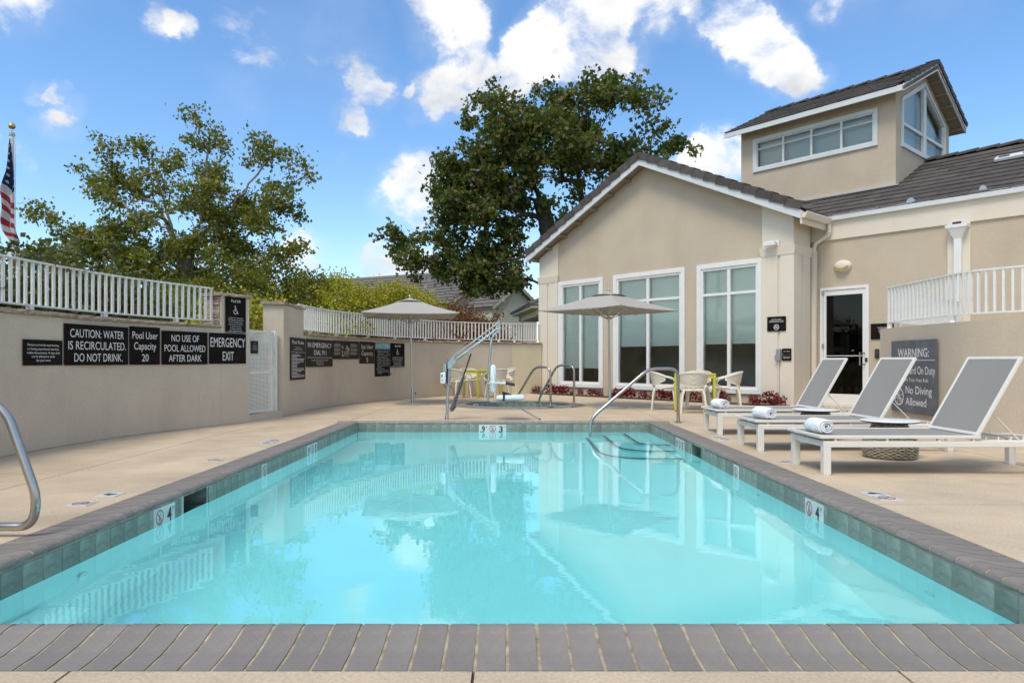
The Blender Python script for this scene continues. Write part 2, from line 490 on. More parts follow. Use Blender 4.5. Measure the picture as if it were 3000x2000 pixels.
# ------------------------------------------------------------------ helpers
class MB:
    """collects shapes in one mesh"""
    def __init__(s):
        s.v = []
        s.f = []
        s.mi = []
        s.cur = 0

    def add(s, vs, fs):
        o = len(s.v)
        s.v += [tuple(p) for p in vs]
        s.f += [tuple(i + o for i in f) for f in fs]
        s.mi += [s.cur] * len(fs)

    def box(s, x0, x1, y0, y1, z0, z1, M=None):
        v = [(x, y, z) for z in (z0, z1) for y in (y0, y1) for x in (x0, x1)]
        if M is not None:
            v = [M @ Vector(p) for p in v]
        s.add(v, [(0, 2, 3, 1), (4, 5, 7, 6), (0, 1, 5, 4), (2, 6, 7, 3), (0, 4, 6, 2), (1, 3, 7, 5)])

    def bbox(s, x0, x1, y0, y1, z0, z1, b=.004, M=None):
        """box with chamfered edges"""
        bm = bmesh.new()
        bmesh.ops.create_cube(bm, size=1)
        for v in bm.verts:
            v.co = Vector(((x0 + x1) / 2 + v.co.x * (x1 - x0), (y0 + y1) / 2 + v.co.y * (y1 - y0), (z0 + z1) / 2 + v.co.z * (z1 - z0)))
        bmesh.ops.bevel(bm, geom=bm.edges[:], offset=b, segments=1, affect='EDGES')
        bm.verts.index_update()
        vs = [(M @ v.co) if M is not None else v.co.copy() for v in bm.verts]
        s.add(vs, [[v.index for v in f.verts] for f in bm.faces])
        bm.free()

    def beam(s, a, b, w, h, up=Vector((0, 0, 1))):
        """rectangular bar from a to b, w across and h along up"""
        a = Vector(a)
        b = Vector(b)
        d = (b - a)
        L = d.length
        y = d.normalized()
        x = y.cross(Vector(up))
        if x.length < 1e-5:
            x = y.cross(Vector((1, 0, 0)))
        x.normalize()
        z = x.cross(y)
        vs = []
        for t in (a, b):
            for (i, j) in ((-1, -1), (1, -1), (1, 1), (-1, 1)):
                vs.append(t + x * (i * w / 2) + z * (j * h / 2))
        s.add(vs, [(0, 1, 2, 3), (7, 6, 5, 4), (0, 4, 5, 1), (1, 5, 6, 2), (2, 6, 7, 3), (3, 7, 4, 0)])

    def tube(s, pts, r, n=10, cap=True, closed=False):
        pts = [Vector(p) for p in pts]
        m = len(pts)
        rr = r if isinstance(r, (list, tuple)) else [r] * m
        up = None
        vs = []
        for i, p in enumerate(pts):
            if closed:
                d = pts[(i + 1) % m] - pts[i - 1]
            else:
                d = pts[min(i + 1, m - 1)] - pts[max(i - 1, 0)]
            d.normalize()
            if up is None:
                up = Vector((0, 0, 1)) if abs(d.z) < .9 else Vector((1, 0, 0))
            x = d.cross(up)
            if x.length < 1e-6:
                x = d.cross(Vector((.3, .9, .1)))
            x.normalize()
            up = x.cross(d)
            for k in range(n):
                a = 2 * math.pi * k / n
                vs.append(p + x * (math.cos(a) * rr[i]) + up * (math.sin(a) * rr[i]))
        fs = []
        for i in range(m if closed else m - 1):
            for k in range(n):
                a = i * n + k
                b = i * n + (k + 1) % n
                c = ((i + 1) % m) * n + (k + 1) % n
                d = ((i + 1) % m) * n + k
                fs.append((a, b, c, d))
        if cap and not closed:
            fs.append(tuple(range(n - 1, -1, -1)))
            fs.append(tuple((m - 1) * n + k for k in range(n)))
        s.add(vs, fs)

    def lathe(s, prof, n=24, c=(0, 0, 0), cap=True):
        vs = []
        for (r, z) in prof:
            for k in range(n):
                a = 2 * math.pi * k / n
                vs.append((c[0] + r * math.cos(a), c[1] + r * math.sin(a), c[2] + z))
        fs = []
        for i in range(len(prof) - 1):
            for k in range(n):
                fs.append((i * n + k, i * n + (k + 1) % n, (i + 1) * n + (k + 1) % n, (i + 1) * n + k))
        if cap:
            fs.append(tuple(range(n - 1, -1, -1)))
            fs.append(tuple((len(prof) - 1) * n + k for k in range(n)))
        s.add(vs, fs)

    def prism(s, poly, ex):
        """polygon (3-D points) extruded by the vector ex"""
        n = len(poly)
        ex = Vector(ex)
        vs = [Vector(p) for p in poly] + [Vector(p) + ex for p in poly]
        fs = [tuple(range(n - 1, -1, -1)), tuple(range(n, 2 * n))]
        for i in range(n):
            j = (i + 1) % n
            fs.append((i, j, n + j, n + i))
        s.add(vs, fs)

    def mesh(s, name, mats, smooth=False, fix=True):
        me = bpy.data.meshes.new(name)
        me.from_pydata(s.v, [], s.f)
        if not isinstance(mats, (list, tuple)):
            mats = [mats]
        for m in mats:
            me.materials.append(m)
        if len(mats) > 1:
            me.polygons.foreach_set('material_index', s.mi)
        if fix:
            bm = bmesh.new()
            bm.from_mesh(me)
            bmesh.ops.recalc_face_normals(bm, faces=bm.faces)
            bm.to_mesh(me)
            bm.free()
        if smooth:
            me.polygons.foreach_set('use_smooth', [True] * len(me.polygons))
            if smooth != 'all':
                try:
                    me.set_sharp_from_angle(angle=R(42))
                except Exception:
                    pass
        me.update()
        return me

    def build(s, name, mats, parent=None, smooth=False, loc=(0, 0, 0), rot=(0, 0, 0), fix=True):
        return put(name, s.mesh(name, mats, smooth, fix), parent, loc, rot)

def put(name, me, parent=None, loc=(0, 0, 0), rot=(0, 0, 0)):
    o = bpy.data.objects.new(name, me)
    COL.objects.link(o)
    o.parent = parent
    o.location = loc
    o.rotation_euler = rot
    return o

def tag(o, label=None, cat=None, group=None, kind=None):
    if label:
        o['label'] = label
    if cat:
        o['category'] = cat
    if group:
        o['group'] = group
    if kind:
        o['kind'] = kind
    return o

def thing(name, label, cat, loc=(0, 0, 0), rz=0.0, group=None):
    o = bpy.data.objects.new(name, None)
    COL.objects.link(o)
    o.location = loc
    o.rotation_euler = (0, 0, rz)
    o.empty_display_size = .2
    return tag(o, label, cat, group)

def structure(o):
    o['kind'] = 'structure'
    return o

def dup(root, loc, rz, label, group=None):
    r = root.copy()
    COL.objects.link(r)
    r.location = loc
    r.rotation_euler = (0, 0, rz)
    r['label'] = label
    if group:
        r['group'] = group
    for ch in list(root.children):
        c = ch.copy()
        COL.objects.link(c)
        c.parent = r
        for g in list(ch.children):
            d = g.copy()
            COL.objects.link(d)
            d.parent = c
    return r

def cr(P, n=16):
    P = [Vector(p) for p in P]
    Q = [2 * P[0] - P[1]] + P + [2 * P[-1] - P[-2]]
    out = []
    for i in range(1, len(Q) - 2):
        for k in range(n):
            t = k / n
            out.append(.5 * ((2 * Q[i]) + (-Q[i - 1] + Q[i + 1]) * t + (2 * Q[i - 1] - 5 * Q[i] + 4 * Q[i + 1] - Q[i + 2]) * t * t
                             + (-Q[i - 1] + 3 * Q[i] - 3 * Q[i + 1] + Q[i + 2]) * t ** 3))
    out.append(P[-1])
    return out

def fillet(P, r, n=6):
    """polyline with rounded corners"""
    P = [Vector(p) for p in P]
    out = [P[0]]
    for i in range(1, len(P) - 1):
        a = P[i - 1] - P[i]
        b = P[i + 1] - P[i]
        q = min(r, a.length * .48, b.length * .48)
        p0 = P[i] + a.normalized() * q
        p2 = P[i] + b.normalized() * q
        for k in range(n + 1):
            t = k / n
            out.append((1 - t) ** 2 * p0 + 2 * t * (1 - t) * P[i] + t * t * p2)
    out.append(P[-1])
    return out

class Path:
    """curve in plan, walked by arc length"""
    def __init__(s, P, n=24):
        s.p = cr([Vector((a, b, 0)) for a, b in P], n)
        s.s = [0.0]
        for i in range(1, len(s.p)):
            s.s.append(s.s[-1] + (s.p[i] - s.p[i - 1]).length)
        s.L = s.s[-1]

    def at(s, d, off=0.0, z=0.0):
        """point at length d, off metres towards the back (left-hand normal)"""
        d2 = min(max(d, 0), s.L)
        i = 0
        lo, hi = 0, len(s.s) - 1
        while hi - lo > 1:
            m = (lo + hi) // 2
            if s.s[m] <= d2:
                lo = m
            else:
                hi = m
        f = (d2 - s.s[lo]) / max(1e-9, s.s[hi] - s.s[lo])
        q = s.p[lo].lerp(s.p[hi], f)
        t = s.tan(d2)
        return q + t * (d - d2) + Vector((-t.y, t.x, 0)) * off + Vector((0, 0, z))

    def tan(s, d):
        e = .12
        a = min(max(d - e, 0), s.L)
        b = min(max(d + e, 0), s.L)
        def q(d2):
            for i in range(1, len(s.s)):
                if s.s[i] >= d2 - 1e-9:
                    f = (d2 - s.s[i - 1]) / max(1e-9, s.s[i] - s.s[i - 1])
                    return s.p[i - 1].lerp(s.p[i], f)
            return s.p[-1]
        return (q(b) - q(a)).normalized()

def holed(outer, holes, thick, axis='y'):
    """sheet in the x-z plane with holes, given a thickness along +y; returns (verts, faces)"""
    bm = bmesh.new()
    for loop in [outer] + holes:
        vs = [bm.verts.new((p[0], 0, p[1])) for p in loop]
        for i in range(len(vs)):
            bm.edges.new((vs[i], vs[(i + 1) % len(vs)]))
    bmesh.ops.triangle_fill(bm, use_beauty=True, edges=bm.edges[:])
    r = bmesh.ops.extrude_face_region(bm, geom=bm.faces[:])
    for g in r['geom']:
        if isinstance(g, bmesh.types.BMVert):
            g.co.y += thick
    bm.verts.index_update()
    V = [v.co.copy() for v in bm.verts]
    F = [[v.index for v in f.verts] for f in bm.faces]
    bm.free()
    return V, F

def flat_holed(outer, holes, z, thick):
    V, F = holed(outer, holes, thick)
    return [Vector((p.x, p.z, z - p.y)) for p in V], F

# ------------------------------------------------------------------ lettering and pictograms
_tc = {}

def text_raw(body, bold=0.0, res=3):
    key = (body, bold, res)
    if key in _tc:
        return _tc[key]
    cu = bpy.data.curves.new('lettering_curve', 'FONT')
    cu.body = body
    cu.size = 1.0
    cu.resolution_u = res
    cu.offset = bold
    cu.extrude = 0.0
    cu.fill_mode = 'FRONT'
    o = bpy.data.objects.new('lettering_tmp', cu)
    COL.objects.link(o)
    dg = bpy.context.evaluated_depsgraph_get()
    me = bpy.data.meshes.new_from_object(o.evaluated_get(dg))
    V = [(v.co.x, v.co.y) for v in me.vertices]
    F = [tuple(p.vertices) for p in me.polygons]
    bpy.data.objects.remove(o)
    bpy.data.meshes.remove(me)
    bpy.data.curves.remove(cu)
    _tc[key] = (V, F)
    return V, F

CAP = 0.69   # capital height of the type at size 1

def add_text(mb, body, cx, cz, cap_h, width=None, y=-.003, bold=0.0, align='C', res=3, M=None):
    if cap_h < .035:
        bold = min(bold, .004)
    """one line of type in the x-z plane, centred on cx, standing on cz"""
    V, F = text_raw(body, bold, res)
    if not V:
        return
    x0 = min(v[0] for v in V)
    x1 = max(v[0] for v in V)
    s = cap_h / CAP
    sx = s if width is None else width / max(1e-6, x1 - x0)
    ox = {'C': cx - sx * (x0 + x1) / 2, 'L': cx - sx * x0}[align]
    pts = [Vector((ox + v[0] * sx, y, cz + v[1] * s)) for v in V]
    if M is not None:
        pts = [M @ p for p in pts]
    mb.add(pts, F)

def ring(mb, cx, cz, r, w, y=-.003, n=28, M=None):
    vs = []
    for k in range(n):
        a = 2 * math.pi * k / n
        vs.append(Vector((cx + r * math.cos(a), y, cz + r * math.sin(a))))
        vs.append(Vector((cx + (r - w) * math.cos(a), y, cz + (r - w) * math.sin(a))))
    if M is not None:
        vs = [M @ p for p in vs]
    mb.add(vs, [(2 * k, 2 * ((k + 1) % n), 2 * ((k + 1) % n) + 1, 2 * k + 1) for k in range(n)])

def arc(mb, cx, cz, r, w, a0, a1, y=-.003, n=18):
    vs = []
    for k in range(n + 1):
        a = a0 + (a1 - a0) * k / n
        vs.append((cx + r * math.cos(a), y, cz + r * math.sin(a)))
        vs.append((cx + (r - w) * math.cos(a), y, cz + (r - w) * math.sin(a)))
    mb.add(vs, [(2 * k, 2 * k + 2, 2 * k + 3, 2 * k + 1) for k in range(n)])

def disc(mb, cx, cz, r, y=-.003, n=20, M=None):
    vs = [Vector((cx + r * math.cos(2 * math.pi * k / n), y, cz + r * math.sin(2 * math.pi * k / n))) for k in range(n)]
    if M is not None:
        vs = [M @ p for p in vs]
    mb.add(vs, [tuple(range(n))])

def stroke(mb, pts, w, y=-.003, M=None):
    for a, b in zip(pts[:-1], pts[1:]):
        a = Vector((a[0], a[1]))
        b = Vector((b[0], b[1]))
        d = (b - a).normalized()
        n = Vector((-d.y, d.x)) * w / 2
        q = [a - n - d * w * .2, b - n + d * w * .2, b + n + d * w * .2, a + n - d * w * .2]
        vs = [Vector((p.x, y, p.y)) for p in q]
        if M is not None:
            vs = [M @ p for p in vs]
        mb.add(vs, [(0, 1, 2, 3)])

def no_diving(mb_ring, mb_fig, cx, cz, r, y=-.003, M=None):
    ring(mb_ring, cx, cz, r, r * .17, y, 26, M)
    q = r * .86
    stroke(mb_ring, [(cx - q * .707, cz + q * .707), (cx + q * .707, cz - q * .707)], r * .15, y - .0004, M)
    disc(mb_fig, cx + .02 * r, cz - r * .02, r * .11, y - .0002, 10, M)
    stroke(mb_fig, [(cx + .1 * r, cz + .62 * r), (cx + .02 * r, cz + .1 * r), (cx - .3 * r, cz - .6 * r)], r * .12, y - .0002, M)
    stroke(mb_fig, [(cx + .1 * r, cz + .1 * r), (cx - .02 * r, cz - .35 * r), (cx + .2 * r, cz - .62 * r)], r * .09, y - .0002, M)
    for k in (-.5, -.25, 0, .25):
        stroke(mb_fig, [(cx + k * r, cz - .72 * r), (cx + (k + .18) * r, cz - .72 * r)], r * .06, y - .0002, M)

def wheelchair(mb, cx, cz, h):
    """access pictogram, h high, centred on cx with its foot at cz"""
    u = h
    disc(mb, cx - .06 * u, cz + .93 * u, .075 * u)
    stroke(mb, [(cx - .06 * u, cz + .84 * u), (cx - .04 * u, cz + .42 * u), (cx + .2 * u, cz + .42 * u), (cx + .31 * u, cz + .1 * u), (cx + .4 * u, cz + .13 * u)], .085 * u)
    stroke(mb, [(cx - .05 * u, cz + .64 * u), (cx + .16 * u, cz + .64 * u)], .07 * u)
    arc(mb, cx - .02 * u, cz + .29 * u, .29 * u, .07 * u, R(125), R(345))

# ------------------------------------------------------------------ ground, deck, pool
PX0, PX1, PY0, PY1 = -2.45, 2.215, 2.52, 10.93      # pool, inside the tiles
CX0, CX1, CY0, CY1 = -2.775, 2.54, 2.205, 11.25     # outer edge of the coping
SPA = Vector((.163, 15.5))
SR, SRO = 1.21, 1.52

g = MB()
E = 2500
yard = (-9.0, 14.0, -4.0, 24.0)
x0, x1, y0, y1 = yard
for (a, b, c, d) in ((-E, x0, -E, E), (x1, E, -E, E), (x0, x1, -E, y0), (x0, x1, y1, E)):
    g.add([(a, c, -.03), (b, c, -.03), (b, d, -.03), (a, d, -.03)], [(0, 1, 2, 3)])
structure(g.build('ground', ground_m))

cells = []
def rect(a, b, c, d):
    return [(a, c), (b, c), (b, d), (a, d)]
ycuts = [-4, 3.45, 6.05, 8.6, CY1, 13.9, 24]
for i in range(len(ycuts) - 1):
    cells.append((rect(-9, -3.95, ycuts[i], ycuts[i + 1]), []))
for i in range(4):
    a, b = ycuts[i], ycuts[i + 1]
    cells.append((rect(-3.95, CX0, a, b), []))
cells.append((rect(-3.95, -2.66, CY1, 13.9), []))
cells.append((rect(-3.95, -2.66, 13.9, 24), []))
for a, b in ((CX0, -1.42), (-1.42, -.12), (-.12, 1.25), (1.25, CX1)):
    cells.append((rect(a, b, -4, CY0), []))
circ = [(SPA.x + SRO * math.cos(2 * math.pi * k / 72), SPA.y + SRO * math.sin(2 * math.pi * k / 72)) for k in range(72)]
cells.append((rect(-2.66, CX1, CY1, 18.2), [circ]))
cells.append((rect(-2.66, CX1, 18.2, 24), []))
rc = [-4, 2.205, 4.75, 7.35, 9.95, 12.5, 15.1, 24]
for i in range(len(rc) - 1):
    cells.append((rect(CX1, 5.0, rc[i], rc[i + 1]), []))
    cells.append((rect(5.0, 14, rc[i], rc[i + 1]), []))
base = MB()
deck_slabs = []
for outer, holes in cells:
    V, F = flat_holed(outer, holes, -.012, .02)
    base.add(V, F)
deck = structure(base.build('pool_deck', joint_m))
GAP = .005
for outer, holes in cells:
    xs = [p[0] for p in outer]
    ys = [p[1] for p in outer]
    o2 = [(min(xs) + GAP, min(ys) + GAP), (max(xs) - GAP, min(ys) + GAP), (max(xs) - GAP, max(ys) - GAP), (min(xs) + GAP, max(ys) - GAP)]
    V, F = flat_holed(o2, holes, 0, .010)
    m = MB()
    m.add(V, F)
    m.build('slab', deck_m, deck)

# coping: bricks with a raised bullnose
PROF = [(0, -.03), (0, 0), (.11, .004), (.19, .014), (.245, .027), (.285, .034), (.312, .031), (.33, .018), (.335, .002), (.328, -.012), (.31, -.02), (.29, -.024), (.29, -.03)]
def brick_mesh(w, shrink=0.0):
    m = MB()
    poly = [Vector((-w / 2, d if shrink == 0 else min(max(d, shrink), .335 - shrink), z - shrink)) for d, z in PROF]
    m.prism(poly, (w, 0, 0))
    return m.mesh('brick', brick_m, smooth=True)
coping = structure(put('pool_coping', MB().mesh('pool_coping', grout_m)))
PITCH = .1055
bme = brick_mesh(PITCH - .011)
# each run: start of its outer edge, direction along it, direction to the pool, length
runs = [((CX0, CY0), (1, 0), (0, 1), CX1 - CX0), ((CX0, CY1), (1, 0), (0, -1), CX1 - CX0),
        ((CX0, CY0 + .335), (0, 1), (1, 0), CY1 - CY0 - .67), ((CX1, CY0 + .335), (0, 1), (-1, 0), CY1 - CY0 - .67)]
gm = MB()
rng = random.Random(3)
for (sx, sy), (dx, dy), (ix, iy), L in runs:
    n = round(L / PITCH)
    p = L / n
    D = Vector((dx, dy, 0))
    I = Vector((ix, iy, 0))
    S = Vector((sx, sy, 0))
    for k in range(n):
        c = S + D * (p * (k + .5))
        M = Matrix((D, I, Vector((0, 0, 1)))).transposed().to_4x4()
        o = put('brick', bme, coping)
        M.translation = c + Vector((0, 0, rng.uniform(-.0012, .0012)))
        o.matrix_local = M @ Matrix.Rotation(rng.uniform(-.006, .006), 4, 'Z')
    poly = [S + I * (min(max(d, .004), .330)) + Vector((0, 0, z - .0035)) for d, z in PROF]
    gm.prism(poly, D * L)
gm.build('grout', grout_m, coping)

# shell: plaster walls and floor (slopes from 0.9 m to 1.2 m deep), waterline tiles
shell = MB()
ZF, ZN = -1.06, -1.36
t = .25
shell.add([(PX0 - .02, PY0 - .02, ZN), (PX1 + .02, PY0 - .02, ZN), (PX1 + .02, PY1 + .02, ZF), (PX0 - .02, PY1 + .02, ZF)], [(0, 1, 2, 3)])
SK = [('left', 5.12, 5.52), ('right', 7.92, 8.38)]
def wallseg(a, b, z0a, z0b, z1):
    shell.add([(a[0], a[1], z0a), (b[0], b[1], z0b), (b[0], b[1], z1), (a[0], a[1], z1)], [(0, 1, 2, 3)])
for X, nm in ((PX0 - .008, 'left'), (PX1 + .008, 'right')):
    wallseg((X, PY0), (X, PY1), ZN - .02, ZF - .02, -.176)
    s0, s1 = [(a, b) for n_, a, b in SK if n_ == nm][0]
    for a, b in ((PY0, s0), (s1, PY1)):
        wallseg((X, a), (X, b), -.176, -.176, -.015)
for Y, z in ((PY0 - .008, ZN), (PY1 + .008, ZF)):
    wallseg((PX0, Y), (PX1, Y), z - .02, z - .02, -.176)
    wallseg((PX0, Y), (PX1, Y), -.176, -.176, -.015)
pool = structure(shell.build('pool_basin', plaster_m, fix=False))
for nm, a, b in SK:
    m = MB()
    X = PX0 - .008 if nm == 'left' else PX1 + .008
    d = -.3 if nm == 'left' else .3
    m.add([(X, a, -.25), (X + d, a, -.25), (X + d, b, -.25), (X, b, -.25), (X, a, -.02), (X + d, a, -.02), (X + d, b, -.02), (X, b, -.02)],
          [(0, 1, 2, 3), (4, 5, 6, 7), (0, 1, 5, 4), (3, 2, 6, 7), (1, 2, 6, 5)])
    m.build('skimmer', tile_m, pool, fix=False)
# backing of the waterline tile
TP = .1505
tm = MB()
tm.bbox(-TP / 2 + .002, TP / 2 - .002, -.004, .006, -.170, -.022, .002)
tme = tm.mesh('tile', tile_m)
bk = MB()
tile_runs = [((PX0, PY0), (0, 1), (1, 0), PY1 - PY0, 'left'), ((PX1, PY0), (0, 1), (-1, 0), PY1 - PY0, 'right'),
             ((PX0, PY1), (1, 0), (0, -1), PX1 - PX0, 'far'), ((PX0, PY0), (1, 0), (0, 1), PX1 - PX0, 'near')]
MARK_T = {'left': [(4.66, 4.97), (6.68, 6.85), (8.17, 8.62)], 'right': [(4.80, 5.13), (6.60, 6.76), (8.66, 9.13)], 'far': [(-.52, -.06)], 'near': []}
for (sx, sy), (dx, dy), (ix, iy), L, nm in tile_runs:
    n = round(L / TP)
    p = L / n
    D = Vector((dx, dy, 0))
    I = Vector((ix, iy, 0))
    for k in range(n):
        c = Vector((sx, sy, 0)) + D * (p * (k + .5))
        q = c.y if dx == 0 else c.x
        if any(a - .06 < q < b + .06 for n_, a, b in SK if n_ == nm):
            continue
        o = put('tile', tme, pool)
        M = Matrix((D, I, Vector((0, 0, 1)))).transposed().to_4x4()
        M.translation = c
        o.matrix_local = M
m = MB()
for (sx, sy), (dx, dy), (ix, iy), L, nm in tile_runs:
    D = Vector((dx, dy, 0))
    I = Vector((ix, iy, 0))
    S = Vector((sx, sy, 0)) - I * .003
    spans = [(0, L)]
    for n_, a, b in SK:
        if n_ == nm:
            spans = [(0, a - PY0), (b - PY0, L)]
    for a, b in spans:
        p0 = S + D * a
        p1 = S + D * b
        m.add([p0 + Vector((0, 0, -.172)), p1 + Vector((0, 0, -.172)), p1 + Vector((0, 0, -.015)), p0 + Vector((0, 0, -.015))], [(0, 1, 2, 3)])
m.build('tile_grout', tgrout_m, pool, fix=False)

# depth markers set in the waterline tile: (side, centre, list of glyph tiles)
def marker(side, centre, items, z0=-.168, h=.146, lay=False):
    n = len(items)
    W = h * n
    nm = {'left': Vector((0, 1, 0)), 'right': Vector((0, -1, 0)), 'far': Vector((1, 0, 0))}
    if not lay:
        pos = {'left': Vector((PX0 + .008, centre, 0)), 'right': Vector((PX1 - .008, centre, 0)), 'far': Vector((centre, PY1 - .008, 0))}[side]
        D = nm[side]
        Bk = Vector((0, 0, 1)).cross(D)
        M = Matrix((D, Bk, Vector((0, 0, 1)))).transposed().to_4x4()
        M.translation = pos + Vector((0, 0, z0))
    return M, W

def build_marker(name, parent, M, items, h, smallcap=True):
    plate, blk, red = MB(), MB(), MB()
    W = h * len(items)
    plate.box(-W / 2, W / 2, -.003, .003, 0, h, M)
    for i, it in enumerate(items):
        cx = -W / 2 + h * (i + .5)
        if it == 'nodive':
            no_diving(red, blk, cx, h * .55, h * .36, -.005, M)
            add_text(blk, 'NO DIVING', cx, h * .05, h * .09, h * .75, -.005, .01, M=M)
        else:
            big, small = it
            add_text(blk, big, cx - h * .08, h * .2, h * .62, h * (.42 if len(big) == 1 else .5), -.005, .03, M=M)
            if small:
                add_text(blk, small, cx + h * .33, h * .62, h * .2, h * .1 * len(small), -.005, .01, M=M)
    p = plate.build(name, tilewhite, parent)
    blk.build('lettering', black_m, p, fix=False)
    if red.v:
        red.build('prohibition_ring', red_m, p, fix=False)
    return p
M_, W_ = marker('left', 4.815, [1, 2]); build_marker('depth_tile', pool, M_, ['nodive', ('4', 'FT')], .146)
M_, W_ = marker('left', 6.765, [1]); build_marker('depth_tile', pool, M_, ['nodive'], .146)
M_, W_ = marker('left', 8.395, [1, 2, 3]); build_marker('depth_tile', pool, M_, [('.9', 'M'), 'nodive', ('3', 'FT')], .146)
M_, W_ = marker('far', -.29, [1, 2, 3]); build_marker('depth_tile', pool, M_, [('.9', 'M'), 'nodive', ('3', 'FT')], .146)
M_, W_ = marker('right', 8.895, [1, 2, 3]); build_marker('depth_tile', pool, M_, [('.9', 'M'), 'nodive', ('3', 'FT')], .146)
M_, W_ = marker('right', 6.68, [1]); build_marker('depth_tile', pool, M_, ['nodive'], .146)
M_, W_ = marker('right', 4.965, [1, 2]); build_marker('depth_tile', pool, M_, ['nodive', ('4', 'FT')], .146)
# the same set flush in the deck (read from the pool side)
def deck_marker(x, y, items, ang, h=.15):
    M = Matrix.Translation((x, y, .0035)) @ Matrix.Rotation(ang, 4, 'Z') @ Matrix.Rotation(R(-90), 4, 'X') @ Matrix.Translation((0, 0, -h / 2))
    build_marker('depth_tile', deck, M, items, h)
deck_marker(-2.99, 4.76, ['nodive'], R(90))
deck_marker(-2.98, 5.08, [('4', 'FT')], R(90))
deck_marker(-2.97, 6.84, ['nodive'], R(90))
deck_marker(-2.95, 8.40, [('.9', 'M'), 'nodive', ('3', 'FT')], R(90))
deck_marker(2.72, 5.03, [('4', 'FT'), 'nodive'], R(-90), .16)
deck_marker(2.70, 6.70, ['nodive'], R(-90))
deck_marker(2.70, 8.75, [('.9', 'M'), 'nodive', ('3', 'FT')], R(-90))

# entry steps in the far right corner
WZ = -.14
def step_outline(ax, ay, r):
    X, Y = PX1, PY1
    pts = [(X - ax, Y)]
    for k in range(9):
        a = R(180) + R(90) * k / 8
        pts.append((X - ax + r + r * math.cos(a), Y - ay + r + r * math.sin(a)))
    pts.append((X, Y - ay))
    return pts
for i, (ax, ay, dep) in enumerate(((.43, 1.48, .20), (.75, 1.82, .47), (1.03, 2.2, .72))):
    r = (.34, .5, .62)[i]
    pts = step_outline(ax, ay, r)
    m = MB()
    top = [(x, y, WZ - dep) for x, y in pts] + [(PX1, PY1, WZ - dep)]
    m.prism(top, (0, 0, -(1.3 - dep)))
    st = m.build('step', plaster_m, pool)
    m = MB()
    inner = step_outline(ax - .05, ay - .05, r - .05)
    vs = [(x, y, WZ - dep + .004) for x, y in pts] + [(x, y, WZ - dep + .004) for x, y in inner]
    n = len(pts)
    m.add(vs, [(k, k + 1, n + k + 1, n + k) for k in range(n - 1)])
    vs = [(x, y, WZ - dep + .004) for x, y in pts] + [(x, y, WZ - dep - .04) for x, y in pts]
    vs = [(x - .004 if k < n else x, y - .004, z) for k, (x, y, z) in enumerate(vs)]
    m.add(vs, [(k, k + 1, n + k + 1, n + k) for k in range(n - 1)])
    m.build('step_edge', strip_m, st, fix=False)
m = MB()
m.bbox(PX0, PX0 + .28, 2.95, 3.55, -.62, -.56, .02)
m.build('wall_step', plaster_m, pool)
# returns and drains
m = MB()
for (X, Y) in ((PX0 + .002, 3.9), (PX1 - .002, 6.1), (PX1 - .002, 3.6)):
    s = 1 if X < 0 else -1
    m.tube([(X, Y, -.42), (X + s * .012, Y, -.42)], .04, 14)
m.build('return_fitting', white_pl, pool)

m = MB()
nx, ny = 40, 70
vs = [(PX0 - .3 + (PX1 - PX0 + .6) * i / nx, PY0 - .02 + (PY1 - PY0 + .04) * j / ny, WZ) for j in range(ny + 1) for i in range(nx + 1)]
fs = [(j * (nx + 1) + i, j * (nx + 1) + i + 1, (j + 1) * (nx + 1) + i + 1, (j + 1) * (nx + 1) + i) for j in range(ny) for i in range(nx)]
m.add(vs, fs)
wob = m.build('pool_water', water_m, fix=False, smooth='all')
tag(wob, kind='structure')

# spa
m = MB()
N = 72
m.lathe([(SR, -.155), (SR, -.9)], N, (SPA.x, SPA.y, 0), cap=False)
vs = [(SPA.x + SR * math.cos(2 * math.pi * k / N), SPA.y + SR * math.sin(2 * math.pi * k / N), -.9) for k in range(N)]
m.add(vs, [tuple(range(N))])
m.lathe([(SR + .004, -.02), (SR + .004, -.155)], N, (SPA.x, SPA.y, 0), cap=False)
spa = structure(m.build('spa_basin', tgrout_m, fix=False))
m = MB()
m.lathe([(SR - .35, -.45), (SR - .001, -.45)], N, (SPA.x, SPA.y, 0), cap=False)
m.lathe([(SR - .35, -.45), (SR - .35, -.88)], N, (SPA.x, SPA.y, 0), cap=False)
m.build('bench', plaster_m, spa, fix=False)
nt_ = 50
tw = 2 * math.pi * SR / nt_
m = MB()
m.bbox(-tw / 2 + .002, tw / 2 - .002, -.004, .006, -.155, -.02, .002)
tme2 = m.mesh('tile', tile_m)
for k in range(nt_):
    a = 2 * math.pi * k / nt_
    o = put('tile', tme2, spa)
    M = Matrix.Translation((SPA.x + (SR + .001) * math.cos(a), SPA.y + (SR + .001) * math.sin(a), 0)) @ Matrix.Rotation(a + R(90), 4, 'Z')
    o.matrix_local = M
spc = structure(put('spa_coping', MB().mesh('spa_coping', grout_m)))
nb = 84
bw = 2 * math.pi * SRO / nb
m = MB()
vs0 = []
for w_, s_ in ((bw - .010, 0),):
    a = []
    for d, z in PROF:
        f = (SRO - d) / SRO
        a.append((d, z, w_ / 2 * f))
    n = len(a)
    vs = [(-h_, d, z) for d, z, h_ in a] + [(h_, d, z) for d, z, h_ in a]
    m.add(vs, [tuple(range(n)), tuple(range(2 * n - 1, n - 1, -1))] + [(i, (i + 1) % n, n + (i + 1) % n, n + i) for i in range(n)])
sbm = m.mesh('brick', brick_m, smooth=True)
for k in range(nb):
    a = 2 * math.pi * (k + .5) / nb
    o = put('brick', sbm, spc)
    o.matrix_local = Matrix.Translation((SPA.x + SRO * math.cos(a), SPA.y + SRO * math.sin(a), 0)) @ Matrix.Rotation(a + R(90), 4, 'Z')
m = MB()
